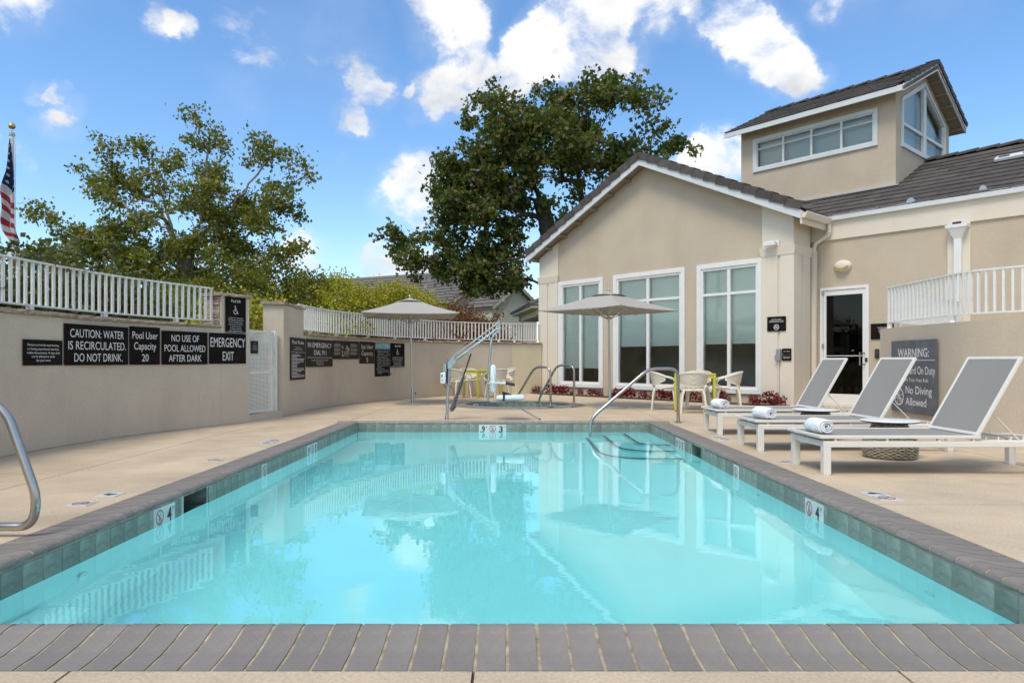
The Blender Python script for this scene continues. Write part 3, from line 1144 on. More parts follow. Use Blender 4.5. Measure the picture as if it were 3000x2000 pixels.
m.lathe([(SRO - min(max(d, .004), .33), z - .0035) for d, z in PROF], 96, (SPA.x, SPA.y, 0), cap=False)
m.build('grout', grout_m, spc, smooth=True)
m = MB()
vs = [(SPA.x + (SR + .02) * math.cos(2 * math.pi * k / N), SPA.y + (SR + .02) * math.sin(2 * math.pi * k / N), -.12) for k in range(N)]
m.add(vs, [tuple(range(N))])
tag(m.build('spa_water', spa_water_m, fix=False), kind='structure')
Mx = Matrix.Translation((SPA.x - 1.02, SPA.y + .60, -.112)) @ Matrix.Rotation(R(30), 4, 'Z')
build_marker('depth_tile', spa, Mx, ['nodive', ('4', 'FT')], .1)

# raised garden ground behind the curved wall
PATH_L = Path([(-5.3, 2), (-5.31, 5), (-5.29, 7.1), (-5.17, 8.6), (-4.93, 9.5), (-4.58, 10.35), (-4.255, 11.1)])
PATH_R = Path([(-4.07, 12.2), (-4.09, 13.5), (-3.90, 15.1), (-3.47, 16.2), (-2.81, 17.9), (-1.58, 19.6), (.03, 20.4)])
PATH_S = Path([(.03, 20.4), (.50, 20.64), (.95, 20.93)])
PATH_W = Path([(5.82, 10.75), (5.78, 9.8), (5.76, 8.9), (5.86, 8.55), (6.14, 8.16), (6.9, 7.3), (8.2, 6.1)])
WT = .30
b1 = [PATH_L.at(PATH_L.L * k / 20, WT * .9) for k in range(21)]
b2 = [PATH_R.at(PATH_R.L * k / 30, WT * .9) for k in range(31)]
poly = [(-5.6, -4)] + [(p.x, p.y) for p in b1] + [(-5.4, 11.6), (-5.3, 12.3)] + [(p.x, p.y) for p in b2] + [(1.2, 21.4), (1.2, 80), (-70, 80), (-70, -4)]
V, F = flat_holed(poly, [], 1.32, 1.2)
m = MB()
m.add(V, F)
structure(m.build('garden_terrace', grass_m))

# ------------------------------------------------------------------ curved stucco walls
def wall_body(mb, path, s0, s1, z0, z1, th=WT, n=40, front=0.0, cap=True):
    A = []
    for k in range(n + 1):
        d = s0 + (s1 - s0) * k / n
        A.append((path.at(d, front), path.at(d, th)))
    vs = []
    for f, b in A:
        vs += [(f.x, f.y, z0), (f.x, f.y, z1), (b.x, b.y, z1), (b.x, b.y, z0)]
    fs = []
    for k in range(n):
        o = 4 * k
        for i in range(4):
            j = (i + 1) % 4
            fs.append((o + i, o + j, o + 4 + j, o + 4 + i))
    fs += [(0, 1, 2, 3), (4 * n + 3, 4 * n + 2, 4 * n + 1, 4 * n)]
    mb.add(vs, fs)

def cap_stones(parent, path, s0, s1, z, th=WT, h=.055, over=.035, length=.62, seed=1):
    rg = random.Random(seed)
    n = max(1, round((s1 - s0) / length))
    for k in range(n):
        a = s0 + (s1 - s0) * k / n + .003
        b = s0 + (s1 - s0) * (k + 1) / n - .003
        q = 7
        vs = []
        rows = []
        for i in range(q + 1):
            d = a + (b - a) * i / q
            row = []
            for (o, zz, jit) in ((-over, z + .004, 1), (-over - .008, z + h * .5, 1), (-over + .006, z + h, 1), (th + over, z + h, 0), (th + over, z, 0)):
                p = path.at(d, o + (rg.uniform(-.011, .011) if jit else 0))
                row.append((p.x, p.y, zz + rg.uniform(-.004, .004)))
            rows.append(row)
        for row in rows:
            vs += row
        fs = []
        for i in range(q):
            for j in range(5):
                fs.append((5 * i + j, 5 * i + (j + 1) % 5, 5 * i + 5 + (j + 1) % 5, 5 * i + 5 + j))
        fs += [(0, 1, 2, 3, 4), tuple(5 * q + j for j in (4, 3, 2, 1, 0))]
        m = MB()
        m.add(vs, fs)
        m.build('cap_stone', cap_m, parent)

def ledger(parent, path, s, side, z0, z1, th):
    """stacked stone strips on the end of a pillar; side -1 = end facing back along the path"""
    rg = random.Random(9)
    z = z0
    while z < z1 - .02:
        h = rg.uniform(.035, .075)
        h = min(h, z1 - z)
        o = .02
        while o < th + .02:
            w = rg.uniform(.1, .2)
            w = min(w, th + .05 - o)
            t_ = path.tan(s)
            nrm = Vector((-t_.y, t_.x, 0))
            pr = rg.uniform(.02, .045)
            c = path.at(s, 0) + nrm * (o + w / 2) + t_ * (side * pr / 2)
            M = Matrix((nrm, t_, Vector((0, 0, 1)))).transposed().to_4x4()
            M.translation = c
            m = MB()
            m.bbox(-w / 2 + .003, w / 2 - .003, -pr / 2, pr / 2, z + .002, z + h - .002, .006, M)
            m.build('stone', ledger_m, parent)
            o += w
        z += h

w = thing('garden_wall', 'long curved stucco wall behind the left side of the pool with large black signs', 'wall')
m = MB(); wall_body(m, PATH_L, -4, 8.70, -.05, 1.5, n=70); m.build('wall_body', stucco_wall, w, smooth=True)
cap_stones(w, PATH_L, -4, 8.68, 1.5, seed=2)
m = MB(); wall_body(m, PATH_L, 8.70, 9.28, -.05, 2.0, WT + .06, 10, -.004); m.build('pillar', stucco_wall, w, smooth=True)
cap_stones(w, PATH_L, 8.63, 9.33, 2.0, WT + .06, length=.7, seed=3)
ledger(w, PATH_L, 8.70, -1, 1.56, 2.0, WT)

w = thing('garden_wall', 'curved stucco wall between the white gate and the building, behind the lift', 'wall')
m = MB(); wall_body(m, PATH_R, .02, 1.26, -.05, 2.0, WT + .06, 14, -.004); m.build('pillar', stucco_wall, w, smooth=True)
cap_stones(w, PATH_R, -.03, 1.30, 2.0, WT + .06, length=.66, seed=4)
m = MB(); wall_body(m, PATH_R, 1.26, PATH_R.L + .02, -.05, 1.5, n=60); m.build('wall_body', stucco_wall, w, smooth=True)
cap_stones(w, PATH_R, 1.30, PATH_R.L, 1.5, seed=5)
m = MB(); wall_body(m, PATH_S, 0, PATH_S.L, -.05, 1.497, n=8); m.build('return_wall', stucco_lit, w, smooth=True)
cap_stones(w, PATH_S, 0, PATH_S.L, 1.5, seed=6, length=.5)

def base_joint(path, s0, s1, seed):
    rg_ = random.Random(seed)
    n = int((s1 - s0) / .08)
    vs = []
    for k in range(n + 1):
        d = s0 + (s1 - s0) * k / n
        a = path.at(d, .004)
        b = path.at(d, -.006 - .010 * rg_.random() ** 2)
        vs += [(a.x, a.y, .004), (b.x, b.y, .004)]
    m_ = MB()
    m_.add(vs, [(2 * k, 2 * k + 1, 2 * k + 3, 2 * k + 2) for k in range(n)])
    return m_.build('joint', joint_m, deck, fix=False)
base_joint(PATH_L, -4, PATH_L.L, 1)
base_joint(PATH_R, 0, PATH_R.L, 2)
# threshold between the two walls
m = MB()
a = PATH_L.at(PATH_L.L, 0); b = PATH_R.at(0, 0)
m.prism([(a.x, a.y, 0), (b.x, b.y, 0), (b.x - .34, b.y + .03, 0), (a.x - .34, a.y + .1, 0)], (0, 0, .11))
structure(m.build('gate_kerb', stucco_wall))

# ------------------------------------------------------------------ railings
def railing(name, label, path, s0, s1, off, ztop=2.115, zbot=1.62, zcap=1.545, pitch=.104, bar=(.032, .024), post_every=1.55, first=.6, group=None):
    t_ = thing(name, label, 'railing')
    n = int((s1 - s0) / pitch)
    bm_ = MB()
    bm_.box(-bar[0] / 2, bar[0] / 2, -bar[1] / 2, bar[1] / 2, zbot, ztop - .01)
    bme_ = bm_.mesh('baluster', rail_m)
    for k in range(n + 1):
        d = s0 + (s1 - s0) * k / n
        p = path.at(d, off)
        tt = path.tan(d)
        put('baluster', bme_, t_, (p.x, p.y, 0), (0, 0, math.atan2(tt.y, tt.x)))
    for nm, z, ww, hh in (('top_rail', ztop, .045, .022), ('bottom_rail', zbot, .04, .022)):
        m = MB()
        q = max(4, int((s1 - s0) / .2))
        wall_body(m, Shift(path, off - ww / 2), s0 - .02, s1 + .02, z - hh / 2, z + hh / 2, ww, q)
        m.build(nm, rail_m, t_)
    d = s0 + first
    while d < s1 + .05:
        p = path.at(min(d, s1), off)
        tt = path.tan(min(d, s1))
        m = MB()
        m.box(-.03, .03, -.025, .025, zcap, zbot - .009)
        m.lathe([(.05, zcap), (.045, zcap + .012), (.032, zcap + .025)], 8)
        m.build('post', rail_m, t_, (0, 0, 0)).matrix_local = Matrix.Translation((p.x, p.y, 0)) @ Matrix.Rotation(math.atan2(tt.y, tt.x), 4, 'Z')
        d += post_every
    return t_

class Shift:
    def __init__(s, p, off):
        s.b = p
        s.off = off
        s.L = p.L
    def at(s, d, off=0.0, z=0.0):
        return s.b.at(d, s.off + off, z)
    def tan(s, d):
        return s.b.tan(d)

railing('railing', 'white slatted railing on top of the left wall, above the big caution sign', PATH_L, 2.0, 8.62, .12, first=1.30, post_every=1.17)
railing('railing', 'long white slatted railing curving along the far wall behind the lift', PATH_R, 1.36, PATH_R.L - .02, .12, first=.6, post_every=1.25, pitch=.108)
railing('railing', 'short white railing on the return wall beside the corner of the building', PATH_S, .04, PATH_S.L - .04, .12, pitch=.088, first=.1, post_every=1.3, bar=(.024, .02))

# ------------------------------------------------------------------ gate
ga = PATH_L.at(PATH_L.L, .12); gb = PATH_R.at(0, .12)
gd = (gb - ga); gl = gd.length; ang = math.atan2(gd.y, gd.x)
t_ = thing('gate', 'white expanded metal gate between the two curved walls', 'gate', (ga.x, ga.y, 0), ang)
m = MB()
GW = gl - .13
for a_, b_ in (((.01, 0, .14), (.01, 0, 1.5)), ((GW, 0, .14), (GW, 0, 1.5)), ((.01, 0, .14), (GW, 0, .14)), ((.01, 0, 1.5), (GW, 0, 1.5)), ((.01, 0, .8), (GW, 0, .8))):
    m.beam(a_, b_, .03, .03, (0, 1, 0))
m.build('gate_frame', rail_m, t_)
m = MB()
k = 0
z = .16
while z < 1.49:
    m.beam((.02, -.004, z), (GW - .01, -.004, z), .004, .015, (0, 0, 1))
    z += .022
x = .03
while x < GW:
    m.beam((x, .006, .15), (x, .006, 1.49), .012, .003, (0, 1, 0))
    x += .045
tag(m.build('mesh_infill', rail_m, t_), kind='stuff')
m = MB()
m.box(gl - .11, gl - .03, -.04, .04, 0, 1.53)
m.build('gate_post', rail_m, t_)
m = MB()
m.tube(fillet([(GW - .22, -.03, 1.46), (GW - .1, -.05, 1.40), (GW + .01, -.05, 1.14), (GW + .05, -.045, 1.0)], .05), .012, 8)
m.box(GW - .01, GW + .06, -.06, -.02, .98, 1.06)
m.build('gate_closer', rail_m, t_)
m = MB(); m.box(.02, .15, -.03, .01, .86, .90); m.build('latch', galv, t_)
sg = thing('wall_sign', 'tiny dark plate wired to the white mesh gate', 'sign', (ga.x, ga.y, 0), ang)
m = MB(); m.box(.20, .42, -.022, -.014, 1.12, 1.33); m.build('panel', panel_b, sg)
m = MB()
for z, wd in ((1.29, .03), (1.25, .12), (1.22, .13), (1.19, .14)):
    stroke(m, [(.31 - wd / 2, z), (.31 + wd / 2, z)], .008, -.024)
m.build('lettering', letter_d, sg, fix=False)

# ------------------------------------------------------------------ wall signs
def sign(label, p0, p1, z0, z1, lines, material=None, lm=None, proud=.012, extra=None, thick=.006, screws=True, cat='sign'):
    """flat plate between plan points p0 and p1 (left to right as read); lines = (text, x 0..1, z 0..1, cap height / h, width / w)"""
    d = Vector((p1[0] - p0[0], p1[1] - p0[1], 0))
    W = d.length
    H = z1 - z0
    a = math.atan2(d.y, d.x)
    back = Vector((-math.sin(a), math.cos(a), 0))
    loc = Vector((p0[0], p0[1], z0)) - back * proud
    t = thing('wall_sign', label, cat, loc, a)
    m = MB()
    m.bbox(0, W, -thick, 0, 0, H, .0015)
    m.build('panel', material or panel_m, t)
    m = MB()
    for ln in lines:
        tx, cx, cz, ch, wd = ln[:5]
        bold = ln[5] if len(ln) > 5 else 0.0
        al = ln[6] if len(ln) > 6 else 'C'
        add_text(m, tx, cx * W, cz * H, ch * H, wd * W if wd else None, -thick - .001, bold, al, 3 if ch > .06 else 1)
    if m.v:
        m.build('lettering', lm or letter_m, t, fix=False)
    if extra:
        m = MB()
        extra(m, W, H, -thick - .001)
        m.build('printed_symbols', lm or letter_m, t, fix=False)
    if screws:
        for sx in (.055, .945):
            for sz in (.07, .93):
                m = MB()
                m.lathe([(.006, 0), (.006, .003), (.003, .004)], 8)
                o = m.build('screw', galv, t, (sx * W, -thick, sz * H), (R(90), 0, 0))
    return t

def onL(s0, s1):
    a = PATH_L.at(s0, 0); b = PATH_L.at(s1, 0)
    return (a.x, a.y), (b.x, b.y)
def onR(s0, s1):
    a = PATH_R.at(s0, 0); b = PATH_R.at(s1, 0)
    return (a.x, a.y), (b.x, b.y)

sign('small black notice about illness, leftmost on the long wall', *onL(5.37, 5.96), .948, 1.232,
     [('Persons currently experiencing,', .5, .76, .085, .80, .012), ('or having experienced diarrhea', .5, .60, .085, .80, .012),
      ('within the previous 14 days shall', .5, .45, .085, .83, .012), ('not be allowed to enter', .5, .305, .085, .60, .012), ('the pool water.', .5, .155, .085, .38, .012)])
sign('largest black sign warning that the water is recirculated', *onL(5.99, 7.055), .945, 1.438,
     [('CAUTION: WATER', .5, .68, .20, .84), ('IS RECIRCULATED.', .505, .385, .20, .90), ('DO NOT DRINK.', .52, .09, .20, .76)])
sign('black sign reading Pool User Capacity 20', *onL(7.08, 7.585), .945, 1.458,
     [('Pool User', .5, .68, .19, .83), ('Capacity', .5, .40, .19, .73), ('20', .5, .09, .19, .22)])
sign('black sign forbidding use of the pool after dark', *onL(7.615, 8.425), .944, 1.423,
     [('NO USE OF', .5, .69, .20, .60), ('POOL ALLOWED', .5, .39, .20, .89), ('AFTER DARK', .5, .09, .20, .71)])
def emline(m, W, H, y):
    pass
sign('black emergency exit sign next to the white gate', *onL(8.455, 9.195), .951, 1.425,
     [('EMERGENCY', .5, .55, .30, .94), ('EXIT', .5, .11, .29, .30)])
LIFT = [('Pool Lift Is For Use By Guests', .5, .40, .033, .72, .01), ('With Disabilities Only. All Other', .5, .34, .033, .76, .01), ('Uses Are Strictly Prohibited.', .5, .28, .033, .68, .01),
        ('Instructions For Pool Lift Use', .5, .22, .033, .70, .01), ('Located At Front Desk.', .5, .16, .033, .54, .01), ('For Assistance With Lift,', .5, .10, .033, .54, .01), ('Please Contact Front Desk.', .5, .045, .033, .64, .01)]
def lift_x(m, W, H, y):
    n0 = len(m.v)
    wheelchair(m, W * .48, H * .52, H * .24)
    stroke(m, [(0, H * .022), (W, H * .022)], H * .006)
    for i in range(n0, len(m.v)):
        v = m.v[i]
        m.v[i] = (v[0], y, v[2])
sign('tall black Pool Lift sign with wheelchair symbol on the gate pillar', *onL(8.765, 9.185), 1.438, 2.004,
     [('Pool Lift', .5, .85, .075, .46, .008)] + LIFT, extra=lift_x, proud=.02)

def rules_x(m, W, H, y):
    rg = random.Random(4)
    for k in range(17):
        z = H * (.60 - k * .0335)
        wd = rg.choice((.35, .5, .62, .8, .84, .84))
        stroke(m, [(W * .08, z), (W * (.08 + wd), z)], H * .011, y)
sign('tall brown Pool Rules sign on the pillar right of the gate', *onR(.40, 1.335), .638, 1.432,
     [('Pool Rules', .5, .855, .085, .78), ('Pool Hours', .5, .76, .034, .33), ('6:00 AM-10:00 PM', .5, .705, .034, .54), ('Pool for registered guests only', .5, .645, .034, .88), ('All guests swim at own risk 2007', .52, .03, .012, .40)][:4],
     panel_b, extra=rules_x)
def em_x(m, W, H, y):
    stroke(m, [(W * .04, H * .335), (W * .96, H * .335)], H * .012, y)
sign('brown IN EMERGENCY DIAL 911 sign left of the parasol', *onR(1.39, 2.80), .874, 1.438,
     [('IN EMERGENCY', .5, .70, .18, .90), ('DIAL 911', .5, .43, .18, .46), ('Roseville Fire Department 916-774-5800', .5, .22, .045, .62), ('Hilton Garden Inn', .5, .145, .045, .27), ('1951 Taylor Road', .5, .065, .045, .26)], panel_b, extra=em_x)
def cpr_x(m, W, H, y):
    rg = random.Random(8)
    for (x0_, x1_, z0_, z1_) in ((.03, .28, .16, .82), (.40, .64, .16, .42), (.66, .94, .18, .84)):
        z = z1_
        k = 0
        while z > z0_:
            w_ = (x1_ - x0_) * (rg.uniform(.6, 1) if k % 5 == 4 else rg.uniform(.9, 1))
            if k % 5 != 0 or k == 0:
                stroke(m, [(x0_ * W, z * H), ((x0_ + w_) * W, z * H)], H * .018, y)
            z -= .042
            k += 1
    def fig(cx, cz, s):
        disc(m, cx * W, cz * H, s * .35 * H, y, 12)
        stroke(m, [(cx * W, cz * H), ((cx + s * .45) * W, (cz - s * .8) * H), ((cx + s * .1) * W, (cz - s * 1.3) * H)], s * .42 * H, y)
        stroke(m, [((cx - s * .3) * W, (cz - s * .6) * H), ((cx + s * .45) * W, (cz - s * .7) * H)], s * .3 * H, y)
    fig(.33, .72, .11); fig(.51, .70, .2); fig(.33, .46, .09); fig(.34, .28, .12)
sign('brown sign of small first aid figures and text columns', *onR(2.83, 3.85), 1.036, 1.443, [], panel_b, letter_d, extra=cpr_x)
sign('dark sign reading Spa User Capacity 5', *onR(3.875, 4.525), .93, 1.45,
     [('Spa User', .5, .68, .19, .80), ('Capacity', .5, .38, .19, .75), ('5', .5, .07, .2, .12)], panel_b)
CA = [('1. Elderly persons, pregnant women,', .68), ('    infants and those with health', .66), ('    conditions requiring medical care', .62), ('    should consult with a physician', .60), ('    before entering the spa.', .50),
      ('2. Unsupervised use by children', .58), ('    under the age of 14 is prohibited.', .6), ('3. Hot water immersion while under', .6), ('    the influence of alcohol, narcotics,', .6), ('    drugs or medicines may lead to', .6),
      ('    serious consequences and is not', .6), ('    recommended.', .3), ('4. Do not use alone.', .4), ('5. Long exposure may result in', .6), ('    hyperthermia, nausea, dizziness', .6), ('    or fainting.', .3)]
ct = sign('tall dark spa sign with a teal CAUTION header', *onR(4.555, 5.285), .614, 1.45,
          [(t.strip(), .10 if t[0] != ' ' else .15, .745 - i * .0445, .026, min(.86, .0255 * len(t.strip())), .008, 'L') for i, (t, _) in enumerate(CA)], panel_m)
Wc = (Vector(onR(4.555, 5.285)[1]) - Vector(onR(4.555, 5.285)[0])).length
m = MB(); m.box(.001, Wc - .001, -.0095, -.0062, .836 * .80, .836 * .998); hd = m.build('header', teal_m, ct)
m = MB(); add_text(m, 'CAUTION', Wc / 2, .836 * .845, .836 * .11, Wc * .88, -.011); m.build('lettering', letter_m, hd, fix=False)
sign('dark Spa Lift sign with wheelchair symbol, furthest right on the curved wall', *onR(5.315, 5.945), .836, 1.447,
     [('Spa Lift', .5, .85, .08, .42, .008)] + LIFT, panel_m, extra=lift_x)

# ------------------------------------------------------------------ the pool house (own axes: x right along the front, y back)
HA = Vector((6.226, 15.04, 0))
HR = math.atan2(-.7515, .6598)
house = thing('pool_house', 'tan stucco pool house with gabled front, glass door wing and clerestory tower', 'building', HA, HR)
def HP(x, y, z):
    return HA + Vector((.6598, -.7515, 0)) * x + Vector((.7515, .6598, 0)) * y + Vector((0, 0, z))

WINS = [(-7.24, -5.486), (-5.112, -2.79), (-2.442, -.712)]
WZ0, WZ1 = .226, 3.345
SL = .486
xr, xl, xc = .35, -8.31, -3.98
ze = 4.02
# gable wall with its three openings
outer = [(-8.07, -.05), (0, -.05), (0, ze + SL * .35 + .02), (xc, ze + SL * (xr - xc) + .02), (-8.07, ze + SL * (-8.07 - xl) + .02)]
holes = [[(a + .03, WZ0 + .03), (b - .03, WZ0 + .03), (b - .03, WZ1 - .03), (a + .03, WZ1 - .03)] for a, b in WINS]
V, F = holed(outer, holes, .2)
m = MB(); m.add(V, F); m.build('gable_wall', stucco, house)
m = MB()
m.box(-8.07, -7.87, .2, 7, -.05, ze + .1)
m.box(-.2, 0, .2, .917, -.05, ze + .1)
m.build('side_wall', stucco, house)
# room seen through the windows
m = MB()
m.add([(-7.8, .22, 0.1), (-.25, .22, 0.1), (-.25, 2.2, .1), (-7.8, 2.2, .1), (-7.8, .22, 3.5), (-.25, .22, 3.5), (-.25, 2.2, 3.5), (-7.8, 2.2, 3.5)],
      [(0, 1, 2, 3), (7, 6, 5, 4), (3, 2, 6, 7), (0, 3, 7, 4), (1, 5, 6, 2)])
m.build('room', room_m, house, fix=False)
m = MB()
for a, b in WINS:
    pass
SHZ = (.80, 1.40, 1.42)
for i, (a, b) in enumerate(WINS):
    m = MB()
    fw = .115
    # outer casing
    m.bbox(a, a + fw, -.045, .0, WZ0, WZ1, .006)
    m.bbox(b - fw, b, -.045, .0, WZ0, WZ1, .006)
    m.bbox(a + fw, b - fw, -.045, .0, WZ1 - fw, WZ1, .006)
    m.bbox(a + fw, b - fw, -.05, .0, WZ0, WZ0 + fw, .006)
    win = m.build('window', white_m, house)
    m = MB()
    ia, ib, iz0, iz1 = a + fw, b - fw, WZ0 + fw, WZ1 - fw
    e = .055
    m.box(ia - .01, ia + e, -.02, .10, iz0, iz1)
    m.box(ib - e, ib + .01, -.02, .10, iz0, iz1)
    m.box(ia + e, ib - e, -.02, .10, iz1 - e, iz1 + .01)
    m.box(ia + e, ib - e, -.02, .10, iz0 - .01, iz0 + e)
    m.build('frame', white_m, win)
    xm = (a + b) / 2
    m = MB()
    m.box(xm - .04, xm + .04, -.012, .085, iz0 + e, iz1 - e)
    m.box(ia + e, xm - .04, -.008, .08, 2.565, 2.63)
    m.box(xm + .04, ib - e, -.008, .08, 2.565, 2.63)
    m.build('mullion', white_m, win)
    for (p, q) in ((ia + e, xm - .04), (xm + .04, ib - e)):
        for (r0, r1) in ((iz0 + e, 2.565), (2.63, iz1 - e)):
            m = MB()
            m.add([(p, .04, r0), (q, .04, r0), (q, .04, r1), (p, .04, r1)], [(0, 1, 2, 3)])
            m.build('pane', pane_m, win, fix=False)
    m = MB()
    m.box(a + .14, b - .14, .13, .134, SHZ[i], WZ1 - .06)
    m.box(a + .14, b - .14, .122, .142, SHZ[i] - .02, SHZ[i])
    m.build('roller_shade', shade_m, win)
# pilasters
def pilaster(x0_, x1_, side_depth, left):
    m = MB()
    gx = (x0_ + x1_) / 2 + (.06 if not left else 0)
    f = -.05
    gw = .028
    zt = 3.37
    m.box(x0_, gx - gw, f, .0, -.05, zt)
    m.box(gx + gw, x1_, f, .0, -.05, zt)
    m.box(gx - gw, gx + gw, f + .03, .0, -.05, zt)
    # neck above the capital, up to the rake
    s = SL
    def zr(x):
        return ze + s * ((xr - x) if x > xc else (x - xl)) + .0
    m.prism([(x0_ + .02, f + .012, zt), (x1_, f + .012, zt), (x1_, f + .012, zr(x1_)), (x0_ + .02, f + .012, zr(x0_))], (0, .035, 0))
    p = m.build('pilaster', stucco_band, house)
    m = MB()
    o = .035
    m.prism([(x0_ - .0, f - .01, zt - .02), (x1_ + .0, f - .01, zt - .02), (x1_ + o, f - o, zt + .18), (x0_ - o, f - o, zt + .18)], (0, .04, 0))
    cap = m.build('capital', stucco_band, p)
pilaster(-.735, 0, .75, False)
pilaster(-8.07, -7.25, .3, True)
m = MB()
m.box(.0, .04, -.05, .33, -.05, 3.36)
m.box(.0, .04, .37, .74, -.05, 3.36)
m.box(.0, .015, .33, .37, -.05, 3.36)
m.box(0, .028, -.04, .74, 3.56, 4.15)
m.prism([(.045, -.06, 3.35), (.045, .76, 3.35), (.08, .78, 3.55), (.08, -.08, 3.55)], (-.05, 0, 0))
m.build('return_pilaster', stucco_band, house)

# wing wall with door
DX0, DX1, DZ = .18, 1.232, 2.64
outer = [(-.2, -.05), (9.5, -.05), (9.5, 4.13), (-.2, 4.13)]
V, F = holed(outer, [[(DX0, .0), (DX1, .0), (DX1, DZ), (DX0, DZ)]], .22)
m = MB(); m.add([(v.x, v.y + .917, v.z) for v in V], F); m.build('wing_wall', stucco, house)
m = MB()
m.box(-.02, 9.5, .877, .917, 3.70, 4.115)
m.box(2.725, 3.115, .877, .917, -.05, 3.70)
m.box(6.9, 7.3, .877, .917, -.05, 3.70)
m.build('cream_band', stucco_band, house)
m = MB()
m.bbox(-.05, 9.5, .80, .93, 4.115, 4.235, .006)
m.build('fascia', fascia_m, house)
# door
m = MB()
fw = .065
m.bbox(DX0, DX0 + fw, .895, 1.0, 0, DZ, .004)
m.bbox(DX1 - fw, DX1, .895, 1.0, 0, DZ, .004)
m.bbox(DX0 + fw, DX1 - fw, .895, 1.0, DZ - fw, DZ, .004)
m.box(DX0 + fw, DX1 - fw, .90, 1.0, 0, .02)
door = m.build('door', white_m, house)
m = MB()
a, b, c, d = DX0 + fw + .006, DX1 - fw - .006, .025, DZ - fw - .006
st = .062
m.box(a, a + st, .915, .96, c, d)
m.box(b - st, b, .915, .96, c, d)
m.box(a + st, b - st, .915, .96, d - .11, d)
m.box(a + st, b - st, .915, .96, c, c + .235)
m.box(a + st, b - st, .925, .955, 1.10, 1.115)
m.build('door_leaf', white_m, door)
for r0, r1 in ((c + .235, 1.10), (1.115, d - .11)):
    m = MB(); m.add([(a + st, .94, r0), (b - st, .94, r0), (b - st, .94, r1), (a + st, .94, r1)], [(0, 1, 2, 3)])
    m.build('pane', pane_dark, door, fix=False)
m = MB()
for z0_ in (.92, 1.16):
    m.tube([(b - .02, .912, z0_), (b - .02, .87, z0_), (b - .10, .862, z0_)], .012, 8)
m.build('handle_bracket', black_pl, door)
m = MB(); m.tube([(b - .10, .862, .90), (b - .10, .862, 1.18)], .014, 10); m.build('handle', steel, door)
m = MB(); m.lathe([(.017, 0), (.017, .01), (.01, .012)], 12); m.build('lock', galv, door, (b - .03, .915, 1.03), (R(90), 0, 0))
m = MB(); m.box(b - .005, b + .05, .885, .9, .97, 1.06); m.build('strike', black_pl, door)
m = MB(); m.lathe([(.085, 0), (.085, .002)], 28); m.build('round_decal', shade_m, door, (b - .16, .938, 1.32), (R(90), 0, 0))
for z0_ in (.35, 1.28, 2.47):
    m = MB(); m.box(DX0 + fw - .02, DX0 + fw + .03, .885, .9, z0_, z0_ + .1); m.build('hinge', galv, door)
m = MB()
m.add([(DX0, 1.14, 0), (DX1, 1.14, 0), (DX1 + 1, 3.4, 0), (DX0 - .2, 3.4, 0), (DX0, 1.14, 2.7), (DX1, 1.14, 2.7), (DX1 + 1, 3.4, 2.7), (DX0 - .2, 3.4, 2.7)],
      [(0, 1, 2, 3), (7, 6, 5, 4), (3, 2, 6, 7), (0, 3, 7, 4), (1, 5, 6, 2)])
m.build('hall', dark_in, house, fix=False)

# roofs -------------------------------------------------------------
RT = .10
def slope_slab(mb, e0, e1, r1, r0, th=RT):
    """roof deck: eave points e0-e1, ridge points r1-r0"""
    mb.prism([e0, e1, r1, r0], (0, 0, -th))
# gable roof
yf, yb = -.33, 7.2
zr_ = ze + .16 + SL * (xr - xc)
m = MB()
slope_slab(m, (xr, yf, ze + .14), (xr, yb, ze + .14), (xc, yb, zr_ - .02), (xc, yf, zr_ - .02))
slope_slab(m, (xl, yf, ze + .14), (xl, yb, ze + .14), (xc, yb, zr_ - .02), (xc, yf, zr_ - .02))
m.build('gable_roof_deck', soffit_m, house)
# white rake boards
m = MB()
y_ = yf - .03
m.prism([(xr, y_, ze), (xr, y_, ze + .19), (xc, y_, zr_ + .01), (xc, y_, zr_ - .19)], (0, .045, 0))
m.build('rake_board', fascia_m, house)
m = MB()
m.prism([(xl, y_, ze), (xl, y_, ze + .19), (xc - .002, y_, zr_ + .01), (xc - .002, y_, zr_ - .19)], (0, .045, 0))
m.build('rake_board', fascia_m, house)
# purlin ends under the left rake
for k in range(7):
    x_ = xc - .55 - k * .6
    z_ = ze + SL * (x_ - xl) - .0
    m = MB(); m.box(x_ - .03, x_ + .03, yf + .02, 0, z_ - .06, z_ + .02); m.build('lookout', soffit_m, house)

def rake_tiles(x_a, z_a, x_b, z_b, y0_, y1_, n, nm='rake_tile', axis='x', fixed=0, drop=.17):
    """trim tiles along a rake: from (x_a,z_a) at the ridge to (x_b,z_b) at the eave"""
    for k in range(n):
        t0 = k / n
        t1 = (k + 1.06) / n
        pa = Vector((x_a + (x_b - x_a) * t0, z_a + (z_b - z_a) * t0))
        pb = Vector((x_a + (x_b - x_a) * t1, z_a + (z_b - z_a) * t1))
        d = (pb - pa).normalized()
        nrm = Vector((-d.y, d.x))
        if nrm.y < 0:
            nrm = -nrm
        lift = .04
        A = [pa + nrm * .012, pb + nrm * (.012 + lift), pb - nrm * (drop - lift), pa - nrm * (drop)]
        T = [pa + nrm * .012, pb + nrm * (.012 + lift), pb + nrm * (lift - .016), pa - nrm * .016]
        m = MB()
        if axis == 'x':
            m.prism([(p.x, y0_, p.y) for p in A], (0, .028, 0))
            m.prism([(p.x, y0_ + .028, p.y) for p in T], (0, y1_ - y0_ - .028, 0))
        else:
            m.prism([(y0_, p.x, p.y) for p in A], (-.028, 0, 0))
            m.prism([(y0_ - .028, p.x, p.y) for p in T], (y1_ - y0_ + .028, 0, 0))
        m.build(nm, roof_m, house)
rake_tiles(xc, zr_ + .13, xr + .02, ze + .33, y_ - .03, y_ + .24, 13)
rake_tiles(xc, zr_ + .13, xl - .02, ze + .33, y_ - .03, y_ + .24, 13)

